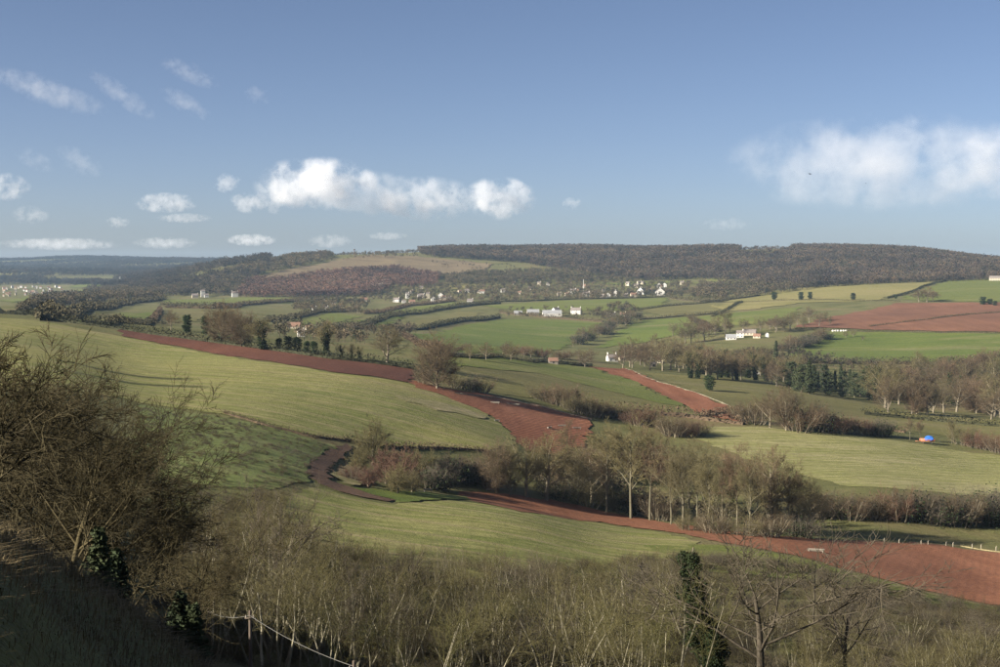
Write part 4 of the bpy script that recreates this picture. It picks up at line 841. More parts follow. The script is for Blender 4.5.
for a_ in [
 (612, 361.5, 10, 4.5, 'stone farmhouse with two tall white chimneys in the valley floor', 'white', 'roof_grey', 20, 2),
 (622, 360.5, 6, 3, 'small grey wing right of the two-chimney farmhouse', 'cream', 'roof_red', 30, 0),
 (553, 364, 9, 2, 'low dark barn left of the two-chimney farmhouse', 'grey_wall', 'roof_red', 10, 0),
 (660, 363, 7, 4, 'brown-roofed house half hidden in the brown grove', 'cream', 'roof_red', -30, 1),
 (653, 367, 5, 4, 'small dark-gabled cottage at the front of the brown grove', 'grey_wall', 'roof_grey', 25, 1),
 (757, 374, 4, 5, 'narrow white cottage glimpsed inside the ivied grove', 'white', 'roof_grey', 15, 0),
 (740, 337.5, 7, 5, 'white gabled farmhouse above the ivied grove', 'white', 'roof_grey', 0, 1),
 (731, 339.5, 10, 2.2, 'long low white outbuilding in front of the gabled farmhouse', 'white', 'roof_sheet', 5, 0),
 (750, 335, 12, 2.6, 'long pale barn stretching behind the gabled farmhouse', 'cream', 'roof_grey', -8, 0),
 (757, 338, 7, 2.2, 'brown-roofed cowshed right of the gabled farmhouse', 'cream', 'roof_red', -10, 0),
 (767, 337.5, 3.2, 4, 'tiny white gable end at the right of the farmyard', 'white', 'roof_grey', 0, 0),
 (552, 316, 19, 3, 'long bright white farm shed above the bright green field', 'white', 'roof_sheet', 4, 0),
 (556, 313.5, 7, 4, 'dark-roofed farmhouse rising behind the long white shed', 'white', 'roof_grey', 40, 1),
 (576, 314, 10, 4, 'white farmhouse right of the long white shed', 'white', 'roof_grey', -10, 2),
 (533, 314, 12, 2.2, 'grey sheet-roofed barn left of the long white shed', 'grey_wall', 'roof_sheet', 6, 0),
 (518, 315, 8, 2, 'low grey shed at the far left of the farm', 'grey_wall', 'roof_sheet', 6, 0),
 (613, 316.5, 5, 2.6, 'pale cottage among trees right of the farm', 'white', 'roof_grey', 20, 1),
 (623, 316.5, 6, 2.4, 'brown-roofed cottage right of the pale one among trees', 'cream', 'roof_red', -15, 1),
 (659, 287.5, 4, 3, 'upper white gable of the pair on the village bank', 'white', 'roof_grey', 0, 0),
 (664.5, 287.3, 4, 3, 'right-hand twin white gable high on the village bank', 'white', 'roof_grey', 0, 0),
 (660, 295.5, 9, 4, 'big white house below the twin gables', 'white', 'roof_grey', 5, 2),
 (641, 294.5, 7, 4, 'white house with a slate roof left of the twin gables', 'white', 'roof_grey', -20, 2),
 (633.5, 297.5, 6, 3, 'cream cottage in front of the slate-roofed white house', 'cream', 'roof_red', 10, 1),
 (626, 297.5, 4, 3, 'grey cottage in the middle of the village', 'grey_wall', 'roof_grey', 10, 1),
 (608, 298.5, 5, 4, 'white gable end standing free below the village trees', 'white', 'roof_grey', 0, 0),
 (615.5, 296.5, 3.2, 5, 'narrow tall white house right of the free gable', 'white', 'roof_grey', 0, 1),
 (586, 296.5, 7, 3, 'long white cottage under the white mast', 'white', 'roof_grey', 5, 1),
 (573, 293.5, 6, 3, 'white cottage up the bank left of the mast', 'white', 'roof_grey', -10, 1),
 (559, 296, 4, 2.5, 'grey cottage among dark trees left of the mast', 'cream', 'roof_grey', 10, 1),
 (548, 285.5, 3, 2, 'tiny white cottage high in the village trees', 'white', 'roof_grey', 10, 0),
 (503, 292.5, 4, 3, 'white house at the left end of the central village', 'white', 'roof_grey', 10, 0),
 (470, 304.5, 6, 4, 'bright white house alone below the left village', 'white', 'roof_grey', 0, 1),
 (467, 292.5, 4, 2.4, 'small white house up the bank above the lone bright house', 'white', 'roof_grey', 5, 0),
 (482, 293.5, 5, 2.4, 'red-roofed white cottage right of the small bank house', 'white', 'roof_red', 5, 0),
 (440.5, 299, 5, 4.5, 'bright white gable at the right of the left village row', 'white', 'roof_grey', 0, 0),
 (433.5, 301.5, 5, 3, 'low white house just left of the bright gable', 'white', 'roof_grey', 5, 0),
 (421, 298, 7, 2.6, 'long white house in the middle of the left village row', 'white', 'roof_grey', 5, 1),
 (428, 298.5, 3.4, 5, 'tall narrow cream house in the left village row', 'cream', 'roof_grey', 5, 1),
 (407.5, 298.5, 3.6, 5, 'tall white house by the dark conifer in the left village', 'white', 'roof_grey', 5, 1),
 (396.5, 302, 6, 2.6, 'grey-roofed house at the left end of the village row', 'white', 'roof_grey', -15, 1),
 (404, 303, 4, 2.2, 'small white cottage right of the left-end house', 'white', 'roof_grey', 5, 0),
 (412, 303.5, 6, 2, 'cream cottage below the tall white house', 'cream', 'roof_red', 5, 0),
 (380, 289, 6, 4, 'cream manor at the edge of the reddish wood', 'cream', 'roof_grey', 10, 2),
 (373, 290, 5, 2, 'low wing left of the cream manor', 'cream', 'roof_red', 10, 0),
 (364, 301.5, 7, 2, 'long low cream cottage left of the village row', 'cream', 'roof_red', 5, 0),
 (323, 304, 4, 3, 'small white house in the left hamlet, upper right', 'white', 'roof_grey', 5, 1),
 (334, 304, 4, 2.2, 'cream cottage at the right end of the left hamlet', 'cream', 'roof_grey', 5, 0),
 (314.5, 311, 4, 3, 'white cottage at the lower left of the hamlet', 'white', 'roof_grey', 20, 1),
 (326, 310.5, 5, 2.6, 'grey-roofed cottage low in the left hamlet', 'white', 'roof_grey', -20, 1),
 (301, 336.5, 7, 6, 'white two-chimney house behind the top hedge', 'white', 'roof_grey', 5, 2),
 (309, 330, 7, 2.4, 'brown-roofed shed behind the white two-chimney house', 'cream', 'roof_red', 20, 0),
 (294, 328.5, 12, 1.6, 'long low pale shed left of the white two-chimney house', 'cream', 'roof_red', -5, 0),
 (203, 297, 4, 6, 'tall white house on the left slope', 'white', 'roof_grey', 5, 0),
 (206.5, 297.5, 4, 2.6, 'white lean-to beside the tall house on the left slope', 'white', 'roof_grey', 5, 0),
 (195, 298, 6, 2.6, 'cream cottage left of the tall white slope house', 'cream', 'roof_grey', 5, 1),
 (235, 297, 6, 4, 'white house with two chimneys under the reddish wood', 'white', 'roof_grey', 5, 2),
 (157, 290.5, 3, 2.6, 'pale house alone below the left ridge', 'cream', 'roof_grey', 5, 0),
 (135, 292, 5, 2, 'white cottage left of the pale ridge house', 'white', 'roof_grey', 5, 0),
 (121, 283.5, 6, 2.4, 'white hall with a thin tower far off at the ridge foot', 'white', 'roof_sheet', 5, 0),
 (120, 282, 1.2, 5, 'thin white tower of the far hall', 'white', 'roof_grey', 5, 0),
 (67, 294, 6, 1.8, 'long white far building, left of a matching pair', 'white', 'roof_sheet', 3, 0),
 (75, 294, 5, 1.8, 'long white far building, right of a matching pair', 'white', 'roof_sheet', 3, 0),
 (995, 281, 10, 3, 'pale barn under the wood at the right picture edge', 'cream', 'roof_grey', 5, 0),
]:
    g_ = a_[5]; house(*a_[:5], *a_[5:8], chim=a_[8], gable=('gable' in a_[4] and 'gabled cottage' not in a_[4] and 'farmhouse' not in a_[4].split('gable')[-1][:14]))
RH = random.Random(77)
for i in range(70):
    x = RH.uniform(2, 62); y = 287 + RH.random() * 9 + (0 if x > 20 else 1)
    house(x, y, RH.uniform(1.3, 2.6), RH.uniform(1.2, 2), 'tiny pale house of the far hazy village at the left', RH.choice(['white', 'white', 'cream']), RH.choice(['roof_grey', 'roof_red']), RH.uniform(-30, 30), 0, 'far left village', win=False)

for i in range(27):
    zone = i % 3
    if zone == 0: x, y = RH.uniform(392, 490), RH.uniform(289, 302)
    elif zone == 1: x, y = RH.uniform(500, 600), RH.uniform(283, 298)
    else: x, y = RH.uniform(600, 690), RH.uniform(284, 298)
    house(x, y, RH.uniform(2.8, 4.5), RH.uniform(1.8, 2.8), ['muted stone cottage half hidden among the left village trees', 'muted stone cottage half hidden in trees around the mast', 'muted stone cottage half hidden in trees of the right village'][zone],
          RH.choice(['cream', 'grey_wall', 'grey_wall', 'cream']), RH.choice(['roof_grey', 'roof_red']), RH.uniform(-40, 40), RH.choice([0, 1]), ['left village cottages', 'mast cottages', 'right village cottages'][zone], win=False)

# mast, hill tower
def pole_thing(px, py, hpx, r0, r1, mat, name, label, cat, sides=8):
    p = at(px, py); h = hpx / F * p.xy.length
    e = bpy.data.objects.new(name, None); C.objects.link(e); e.location = p; tag(e, label, cat)
    V, Q = tubes((np.array([[0, 0, -1.]]), np.array([[0, 0, h]]), np.array([r0]), np.array([r1])), sides)
    link('shaft', mesh_arrays('shaft', V, Q, mat, True), e)
    V, Q = merge([box(-r0 * 2.2, r0 * 2.2, -r0 * 2.2, r0 * 2.2, -1, .12 * h * .5), box(-r1 * 1.5, r1 * 1.5, -r1 * 1.5, r1 * 1.5, h, h + r1 * 2)])
    link('base', mesh_arrays('base', V, Q, mat), e)
    return e
pole_thing(583.5, 291, 11, .6, .35, M['white'], 'mast', 'slender white mast rising from the village trees', 'mast')
pole_thing(354.5, 256.5, 6.5, 1.4, 1.1, M['door'], 'hill_tower', 'thin grey tower on the tawny hilltop skyline', 'tower', 6)

# trailer under a blue sheet
m = MatB('blue_tarpaulin'); m.col(m.ramp(m.noise(m.n('ShaderNodeTexCoord').outputs['Object'], 1.2, 4), [(.3, (.02, .09, .34)), (.7, (.04, .15, .50))])); m.b.inputs['Roughness'].default_value = .45; M['tarp'] = m.m
M['red_paint'] = flat_mat('faded_red_boards', (.42, .16, .09), .3)
M['tyre'] = flat_mat('tyre_rubber', (.03, .03, .03), .2)
M['timber'] = flat_mat('weathered_timber', (.27, .24, .19), .25)
p = at(927, 443.5); e = bpy.data.objects.new('farm_trailer', None); C.objects.link(e); e.location = p; e.rotation_euler = (0, 0, math.radians(-12))
tag(e, 'red farm trailer loaded under a bright blue sheet in the meadow', 'trailer')
link('bed', mesh_arrays('bed', *box(-2.6, 2.6, -1.15, 1.15, .85, 1.05), M['red_paint']), e)
for y in (-1.15, 1.15):
    sb = link('side_board', mesh_arrays('side_board', *merge([box(-2.6, 2.6, y - .04, y + .04, 1.06, 1.75)] + [box(x - .05, x + .05, y - .09, y + .09, .9, 1.8) for x in (-2.5, -.9, .9, 2.5)]), M['red_paint']), e)
for x in (-2.62, 2.62): link('end_board', mesh_arrays('end_board', *box(x - .04, x + .04, -1.1, 1.1, 1.06, 1.75), M['red_paint']), e)
for x in (-1.5, 1.5):
    for y in (-1.0, 1.0):
        w_ = link('wheel', mesh_arrays('wheel', *tubes((np.array([[x, y - .15, .45]]), np.array([[x, y + .15, .45]]), np.array([.48]), np.array([.48])), 14), M['tyre']), e)
        V, Q = tubes((np.array([[x, y - .17, .45], [x, y - .17, .45]]), np.array([[x, y + .17, .45], [x, y + .16, .45]]), np.array([.25, .0]), np.array([.25, .25])), 12)
        link('rim', mesh_arrays('rim', V, Q, M['timber']), w_)
link('drawbar', mesh_arrays('drawbar', *box(-4.2, -2.6, -.06, .06, .75, .9), M['red_paint']), e)
rng = np.random.RandomState(3); gx, gy = np.meshgrid(np.linspace(-.9, 2.3, 22), np.linspace(-1.25, 1.25, 14), indexing='ij')
edge = np.minimum(1, np.minimum((1.25 - np.abs(gy)) / .5, np.minimum((gx + .9) / .6, (2.3 - gx) / .4)))
gz = 1.60 + 1.05 * np.sqrt(np.clip(edge, 0, 1)) * (1 + .16 * np.sin(gx * 2.1) + .1 * np.sin(gy * 3 + gx)) + rng.randn(*gx.shape) * .035
gz = np.where(edge < .02, 1.5 + .2 * np.sin(gx * 4), gz)
V = np.stack([gx, gy, gz], -1).reshape(-1, 3); i_, j_ = np.meshgrid(np.arange(21), np.arange(13), indexing='ij')
Q = np.stack([i_ * 14 + j_, (i_ + 1) * 14 + j_, (i_ + 1) * 14 + j_ + 1, i_ * 14 + j_ + 1], -1).reshape(-1, 4)
V2 = V - [0, 0, .05]; n_ = len(V)
tp = link('blue_sheet', mesh_arrays('blue_sheet', np.concatenate([V, V2]), np.concatenate([Q, Q[:, ::-1] + n_]), M['tarp'], True), e)

# sheep troughs and boards lying in the ploughed fields
def trough(px, py, length, turn, label, group):
    p = at(px, py); e = bpy.data.objects.new('feed_trough', None); C.objects.link(e); e.location = p; e.rotation_euler = (0, 0, math.radians(turn))
    tag(e, label, 'trough', group); a = length / 2
    V, Q = quads([[(-a, -.30, .75), (a, -.30, .75), (a, -.12, .35), (-a, -.12, .35)], [(-a, -.12, .35), (a, -.12, .35), (a, .12, .35), (-a, .12, .35)], [(-a, .12, .35), (a, .12, .35), (a, .30, .75), (-a, .30, .75)],
                  [(-a, -.30, .75), (-a, -.12, .35), (-a, .12, .35), (-a, .30, .75)], [(a, -.12, .35), (a, -.30, .75), (a, .30, .75), (a, .12, .35)]])
    link('tray', mesh_arrays('tray', V, Q, M['timber']), e)
    for x in (-a * .8, a * .8):
        for y in (-.25, .25): link('leg', mesh_arrays('leg', *box(x - .05, x + .05, y - .05, y + .05, 0, .6), M['timber']), e)
    return e
TG = 'troughs in the fields'
trough(549.5, 429, 2.6, 62, 'pale trough lying aslant in the middle red field', TG)
trough(562, 427, 2.6, 4, 'pale trough in the middle of a line of three', TG)
trough(577, 429.5, 2.8, 8, 'pale trough at the right end of the line of three', TG)
trough(495, 404, 3.2, -6, 'grey trough near the top of the middle red field', TG)
trough(512, 405.5, 5.5, -12, 'long grey trough right of another near the red field top', TG)
trough(497, 422, 1.6, 10, 'small white trough on the pasture edge of the red field', TG)
trough(428, 492.5, 1.8, 12, 'white trough on the bright verge by the thicket', TG)
trough(491, 491.5, 2.4, 0, 'pale trough at the mouth of the gully', TG)
trough(816, 553, 3.0, -10, 'long pale trough lying in the lower red field', TG)
def bale(px, py, label, group):
    p = at(px, py); rng = np.random.RandomState(int(px)); th = np.linspace(0, 2 * np.pi, 17)[:-1]; rings = []
    for y, r in ((-.65, .25), (-.65, .62), (-.58, .70), (.58, .70), (.65, .62), (.65, .25)):
        rings.append(np.column_stack([r * np.cos(th), np.full(16, y), .68 + r * np.sin(th) * .97]))
    V = np.concatenate(rings); i_, j_ = np.meshgrid(np.arange(5), np.arange(16), indexing='ij')
    Q = np.stack([i_ * 16 + j_, i_ * 16 + (j_ + 1) % 16, (i_ + 1) * 16 + (j_ + 1) % 16, (i_ + 1) * 16 + j_], -1).reshape(-1, 4)
    o = link('wrapped_bale', mesh_arrays('wrapped_bale', V, Q, M['white'], True), loc=p); o.scale = (1.4, 1.4, 1.4); o.rotation_euler = (0, 0, rng.rand() * 3)
    return tag(o, label, 'bale', group)
for x in (833, 835.5, 838, 841, 843.5, 846): bale(x, 331.8, 'white wrapped bale at the tip of the far red field', 'wrapped bales')
for x, y in ((884, 543), (899, 544), (921, 545), (928, 545.2), (946, 546.5), (953, 547), (972, 548.5), (981, 549), (996, 551)):
    p = at(x, y); V, Q = merge([tubes((np.array([[0, 0, -.1]]), np.array([[0, 0, .95]]), np.array([.06]), np.array([.07])), 8), box(.08, .12, -.02, .02, -.1, 1.15)])
    tag(link('tree_guard', mesh_arrays('tree_guard', V, Q, M['cream']), loc=p), 'pale tree guard on the bank behind the lower red field', 'tree guard', 'tree guards')

# birds
M['bird'] = flat_mat('dark_feathers', (.025, .022, .02), .2)
def bird(px, py, D, span, turn, label):
    dx, dy, dz = [float(v) for v in pix_dir(px, py)]; s = span / 2
    rng = np.linspace(-1, 1, 9); V = []; Q = []
    th = np.linspace(0, 2 * np.pi, 9)[:-1]
    for t in rng:
        r = .085 * span * math.sqrt(max(0, 1 - t * t)) * (1.0 if t < .3 else .8) + .004
        V += [[t * .30 * span, r * math.cos(a), r * math.sin(a)] for a in th]
    for i in range(8):
        for j in range(8): Q.append([i * 8 + j, i * 8 + (j + 1) % 8, (i + 1) * 8 + (j + 1) % 8, (i + 1) * 8 + j])
    body = mesh_arrays('body', np.array(V), np.array(Q), M['bird'], True)
    e = bpy.data.objects.new('bird', None); C.objects.link(e); e.location = (dx * D, dy * D, CZ + dz * D); e.rotation_euler = (.25, .1, math.radians(turn)); tag(e, label, 'bird', 'birds in the sky')
    link('body', body, e)
    for sg in (-1, 1):
        up = [(.10, .02, .02), (-.12, .02, .02), (-.14, .5 * 1, .20), (.08, .5, .21), (-.05, 1.0, .12), (-.12, 1.0, .11)]
        P = np.array([[x * span, y * s * sg, z * span * .6] for x, y, z in up]); B = P - [0, 0, .012 * span]
        V = np.concatenate([P, B]); Q = np.array([[0, 1, 2, 3], [3, 2, 5, 4], [6, 9, 8, 7], [9, 10, 11, 8], [0, 3, 9, 6], [3, 4, 10, 9], [1, 7, 8, 2], [2, 8, 11, 5], [4, 5, 11, 10], [0, 6, 7, 1]])
        link('wing', mesh_arrays('wing', V, Q, M['bird']), e)
    V, Q = quads([[(-.26 * span, -.03 * span, 0), (-.26 * span, .03 * span, 0), (-.44 * span, .08 * span, .01), (-.44 * span, -.08 * span, .01)], [(-.26 * span, .03 * span, -.02), (-.26 * span, -.03 * span, -.02), (-.44 * span, -.08 * span, -.005), (-.44 * span, .08 * span, -.005)]])
    link('tail', mesh_arrays('tail', V, Q, M['bird']), e)
bird(810, 174, 230, .85, 35, 'dark bird flying in front of the big right-hand cloud')
bird(866, 183.5, 420, .7, 10, 'fainter far bird right of the dark bird')

# ------------------------------------------------------------------ foreground
tree_proto('nearA', 31, 8, 1.25, .13, .28, (14, 9, 8, 7), .0055, 'twig_near', 'twig_near', 52, .06, tau=1.6, tl=.6)
tree_proto('nearB', 32, 8, 1.15, .12, .28, (13, 9, 8, 7), .0055, 'twig_near', 'twig_near', 48, .07, lean=.25, tau=1.55, tl=.65)
tree_proto('gnarl', 33, 12, 1.3, .24, .42, (9, 6, 5, 4), .010, 'dark_bark', 'sap_grey', 52, .04, tau=.6, tl=.6)
for k_, sd, tw_ in (('sapA', 41, 'sap_olive'), ('sapB', 42, 'sap_olive'), ('sapC', 43, 'sap_grey'), ('sapD', 44, 'sap_green')):
    bush_proto(k_, sd, 9, .40, 6, (8, 4, 4), .012, tw_, tau=.5, bark='sap_bark', sep=True, thick=.0095)
bush_proto('scrubN', 45, 4, 1.0, 20, (6, 5, 5), .008, 'sap_olive', tau=1.0, bark='bark_pale')
bush_proto('scrubR', 46, 4, 1.0, 20, (6, 5, 5), .008, 'sap_grey', tau=1.0, bark='bark_pale')
ever_proto('yewN', 47, 4, 1.0, 3500, 'conifer', 1.0, .10)
def near(key, px, D, h, label, group, name='bare_tree', cat='tree', wide=1.0, rot=None):
    return put(key, polar(px, D), h, name, label, group, cat, wide, rot)
NG = 'bare trees on the near slope'
near('nearA', -30, 34, 6.4, 'dense dark bare tree at the picture left edge on the slope', NG, wide=1.0)
near('nearB', 50, 40, 6.6, 'mossy bare tree leaning over the slope behind the left one', NG, wide=1.05, rot=.2)
near('nearA', 112, 46, 7.2, 'bare tree spreading its twigs towards the crop field', NG, wide=1.0, rot=2.0)
near('nearB', 20, 52, 8.6, 'bare tree at the back of the near slope group', NG, wide=1.1, rot=1.0)
near('nearB', 168, 58, 6.6, 'small bare tree with crooked dark limbs at the slope foot', NG, wide=1.1, rot=-.2)
near('nearA', 5, 44, 7.0, 'dense bare tree in the middle of the near slope group', NG, wide=1.15, rot=3.0)
near('nearB', 85, 50, 7.4, 'bare tree between the mossy one and the spreading one', NG, wide=1.15, rot=2.4)
near('gnarl', 764, 100, 14.6, 'crooked wide-crowned bare tree right of the ivy column', 'trees by the ivy column', wide=1.4)
near('gnarl', 848, 112, 10.5, 'second crooked bare tree farther right in the copse', 'trees by the ivy column', wide=1.1, rot=2.2)
near('gnarl', 262, 120, 15.0, 'taller sparse bare tree over the crop field edge', 'trees by the ivy column', wide=.75, rot=1.2)
near('sapD', 672, 98, 10.5, 'pale many-stemmed tree left of the ivy column', 'trees by the ivy column', wide=.9)
# column of ivy
rng = np.random.RandomState(8); Hc = 11.8
z = np.linspace(-.3, Hc, 12); cx = .45 * np.sin(z * .45 + .6) + .05 * z * 0 - .02 * (z - 4); cyv = .2 * np.sin(z * .7)
pp = np.stack([cx, cyv, z], -1); r_ = np.linspace(.2, .05, 12)
e = bpy.data.objects.new('ivy_clad_tree', None); C.objects.link(e); e.location = polar(700, 104); tag(e, 'dark ivy-smothered tree column standing in the copse', 'tree', 'trees by the ivy column')
link('trunk', mesh_arrays('trunk', *tubes((pp[:-1], pp[1:], r_[:-1], r_[1:]), 7, .03), M['bark']), e)
lob = []
for i in range(70):
    zz = rng.uniform(.5, Hc - .5); w_ = 2.3 * (1.05 - .55 * zz / Hc) * (.6 + .4 * math.sin(zz * 1.7)); a_ = rng.rand() * 6.28
    lob.append([np.interp(zz, z, cx) + math.cos(a_) * w_ * rng.rand() + .13 * (Hc - zz) - .4, math.sin(a_) * w_ * rng.rand(), zz, rng.uniform(.45, .95)])
lob = np.array(lob); i = rng.randint(0, 70, 36000); c = lob[i, :3] + norm(rng.randn(36000, 3)) * (lob[i, 3:] * (rng.rand(36000, 1) ** .35))
link('ivy', mesh_arrays('ivy', *leaves(rng, c, .085), M['ivy']), e)
sg = grow(rng, pp[[5, 6, 7, 8, 9, 10]], norm(rng.randn(6, 3) + [0, 0, .8]), [2.6] * 6, [.06] * 6, [lv(4, 6, .3, 42, .5, .5, .15, .05), lv(3, 5, .2, 40, .6, .6, .15, .05), lv(2, 0, 0, 0, 0, 0, .15, .05)])
link('branches', mesh_arrays('branches', *merge([tubes(s, 3) for s in sg]), M['twig_grey']), e)
# copse of saplings filling the lower slope
LIM = np.array([(100, 520), (180, 500), (230, 478), (262, 465), (290, 500), (330, 514), (400, 528), (500, 538), (600, 540), (660, 543), (700, 552), (760, 556), (800, 562), (850, 580), (900, 592), (950, 600), (1000, 606), (1060, 612)], float)
RS = random.Random(12); n_s = 0
rows = [(182, 1.0), (165, 1.0), (150, 1.05), (136, 1.05), (122, 1.1), (108, 1.1), (94, 1.15)]
for ri, (D, wd) in enumerate(rows):
    step = 34 * 150 / D
    x = 196 + RS.uniform(0, step)
    while x < 1040:
        xx = x + RS.uniform(-.3, .3) * step; DD = D * RS.uniform(.955, 1.045); p = polar(xx, DD)
        bx_, by_ = project(p.x, p.y, p.z); lim = np.interp(xx, LIM[:, 0], LIM[:, 1]) + abs(RS.gauss(0, 9)) + ri * 6
        if xx > 820: lim += RS.uniform(0, 14)
        if 712 < xx < 812: lim = max(lim, 592 + RS.uniform(0, 25))
        if ri > 3: lim += RS.uniform(0, 40)
        h = (by_ - lim) / F * DD
        if 645 < xx < 790 and D < 125: h *= .55
        if xx < 330 and D < 130: h = min(h, 9)
        if h > 1.6 and RS.random() > .06:
            key = RS.choice(['sapA', 'sapB', 'sapC', 'sapD', 'sapA']) if h > 4.6 else RS.choice(['scrubN', 'scrubR', 'scrubN'])
            zone = 'left of the dark pole' if xx < 240 else 'right of the dark pole' if xx < 480 else 'left of the ivy column' if xx < 690 else 'right of the ivy column'
            row_ = 'back' if ri < 2 else 'middle' if ri < 5 else 'front'
            put(key, p, min(h, 12.5), 'sapling' if h > 4.6 else 'scrub_bush', f'{"bare sapling" if h > 4.6 else "scrub bush"} in the {row_} of the copse {zone}', f'{row_} copse {zone}', 'sapling' if h > 4.6 else 'bush', wd * RS.uniform(.9, 1.25), rng=RS)
            n_s += 1
        x += step
print('saplings', n_s)
# tangle of undergrowth under the copse
ucoll = bpy.data.collections.new('undergrowth_clumps')
for v in range(4):
    rng = np.random.RandomState(60 + v); st = 30; a = rng.rand(st) * 6.28; tl = rng.rand(st) * 1.1
    d = np.stack([np.cos(a) * tl, np.sin(a) * tl, np.ones(st)], -1); b = rng.randn(st, 3) * [.6, .6, 0]
    sg = grow(rng, b, d, .9 + .8 * rng.rand(st), np.full(st, .014), [lv(4, 6, .15, 45, .55, .6, .2, -.02, rmin=.007), lv(3, 4, .1, 45, .6, .6, .2, 0, rmin=.006), lv(2, 0, 0, 0, 0, 0, .2, 0)])
    o = bpy.data.objects.new('undergrowth_clump', mesh_arrays('undergrowth_clump', *merge([tubes(s, 3) for s in sg]), M[['sap_grey', 'sap_grey', 'twig_near', 'twig_near'][v]])); ucoll.objects.link(o)
wood('undergrowth', [(40, 640), (150, 560), (215, 505), (270, 495), (300, 530), (330, 556), (450, 568), (560, 568), (650, 558), (720, 552), (800, 566), (900, 594), (1000, 612), (1290, 632), (1290, 900), (40, 900)], None, 'tangled brown undergrowth beneath the copse', (90, 235), 2.7, (.5, 1.2), 71, coll=ucoll)
wood('undergrowth', [(140, 400), (225, 416), (300, 434), (340, 446), (318, 457), (308, 470), (311, 481), (290, 500), (200, 510), (130, 480)], None, 'leafy crop stems and weeds in the patchy field', (150, 340), 2.3, (.25, .5), 72, coll=ucoll)
# rough grass of the shaded slope
rng = np.random.RandomState(15); n = 36000
a = rng.uniform(math.radians(-27), math.radians(-2), n); r = 5.0 * (46 / 5.0) ** rng.rand(n); x, y = r * np.sin(a), r * np.cos(a); zt = T(x, y)
L_ = (.05 + .22 * rng.rand(n) ** 2) * np.clip(r / 16, .35, 1.2); dirn = rng.randn(n, 2) * .7 + np.array([.7, .0]); w_ = (.003 + .004 * rng.rand(n)) * np.clip(r / 14, .4, 1.6)
b0 = np.stack([x, y, zt - .02], -1); sd = np.stack([-dirn[:, 1], dirn[:, 0], 0 * x], -1); sd = norm(sd) * w_[:, None]
mid = b0 + np.stack([dirn[:, 0] * L_ * .25, dirn[:, 1] * L_ * .25, L_ * .75], -1); tip = b0 + np.stack([dirn[:, 0] * L_ * .9, dirn[:, 1] * L_ * .9, L_ * .85], -1)
V = np.stack([b0 - sd, b0 + sd, mid + sd * .7, mid - sd * .7, tip + sd * .1, tip - sd * .1], 1).reshape(-1, 3); b = (np.arange(n) * 6)[:, None]
Q = np.concatenate([b + [[0, 1, 2, 3]], b + [[3, 2, 4, 5]]])
M['dry_blade'] = twig_mat('dry_grass_blades', (.20, .155, .085), (.20, .155, .085), None, .9)
tag(link('grass', mesh_arrays('grass', V, Q, M['dry_blade'])), 'rough tussocky grass on the shaded near slope', kind='stuff')
for px_, D_, h_, lab in ((95, 30, 1.7, 'small dark fir seedling on the shaded slope, upper one'), (112, 33, 1.9, 'dark fir seedling right of the upper one on the slope'), (190, 36, 1.8, 'low dark fir at the foot of the shaded slope'), (176, 52, 3.2, 'dark evergreen behind the crooked small tree')):
    near('yewN', px_, D_, h_, lab, 'firs on the shaded slope', 'fir_seedling', 'tree', 1.2)
for x_, y_, h_ in ((-16, 15, 6.5), (-19, 20, 6.5), (-14, 9, 6)):  # unseen evergreens added to cast shade over the near slope
    put('holly', Vector((x_, y_, float(T(x_, y_)) - .2)), h_, 'evergreen_tree', 'dark evergreen added to shade the slope, beyond the left picture edge', 'added shade trees left of the view', 'tree', 1.0)
# pole with a slack wire
M['pole'] = flat_mat('tarred_pole', (.11, .085, .065), .3); M['wire'] = flat_mat('pale_cable', (.20, .19, .17), .1)
def pole(px, py_top, D, label):
    p = polar(px, D); dx, dy, dz = [float(v) for v in pix_dir(px, py_top)]; zt = CZ + dz * D / math.hypot(dx, dy); h = zt - p.z
    e = bpy.data.objects.new('utility_pole', None); C.objects.link(e); e.location = p; tag(e, label, 'pole', 'wire poles')
    V, Q = tubes((np.array([[0, 0, -.5], [0, 0, h]]), np.array([[0, 0, h], [0, 0, h + .05]]), np.array([.12, .09]), np.array([.09, .01])), 10)
    link('shaft', mesh_arrays('shaft', V, Q, M['pole'], True), e)
    link('bracket', mesh_arrays('bracket', *box(-.3, .3, -.14, -.09, h - .45, h - .37), M['pole']), e)
    for s in (-.22, .22): link('insulator', mesh_arrays('insulator', *tubes((np.array([[s, -.115, h - .36]]), np.array([[s, -.115, h - .22]]), np.array([.045]), np.array([.03])), 8), M['grey_wall']), e)
    return p + Vector((0, -.115, h - .25))
t1 = pole(247, 611, 84, 'short dark wire pole in the copse shade at lower left')
t2 = pole(352, 661, 72, 'wire pole with only its top showing at the bottom edge')
t0 = pole(205, 608, 100, 'wire pole hidden behind the crooked small tree')
for a_, b_, lab in ((t1, t2, 'pale slack wire falling from the dark pole to the bottom edge'), (t0, t1, 'pale wire running left from the dark pole')):
    tt = np.linspace(0, 1, 25)[:, None]; P = np.array(a_) * (1 - tt) + np.array(b_) * tt; P[:, 2] -= (.5 * 4 * tt * (1 - tt))[:, 0] * .5
    c = P.mean(0); P = P - c
    tag(link('overhead_wire', mesh_arrays('overhead_wire', *tubes((P[:-1], P[1:], np.full(24, .011), np.full(24, .011)), 5), M['wire'], True), loc=c), lab, 'wire', 'slack wires')

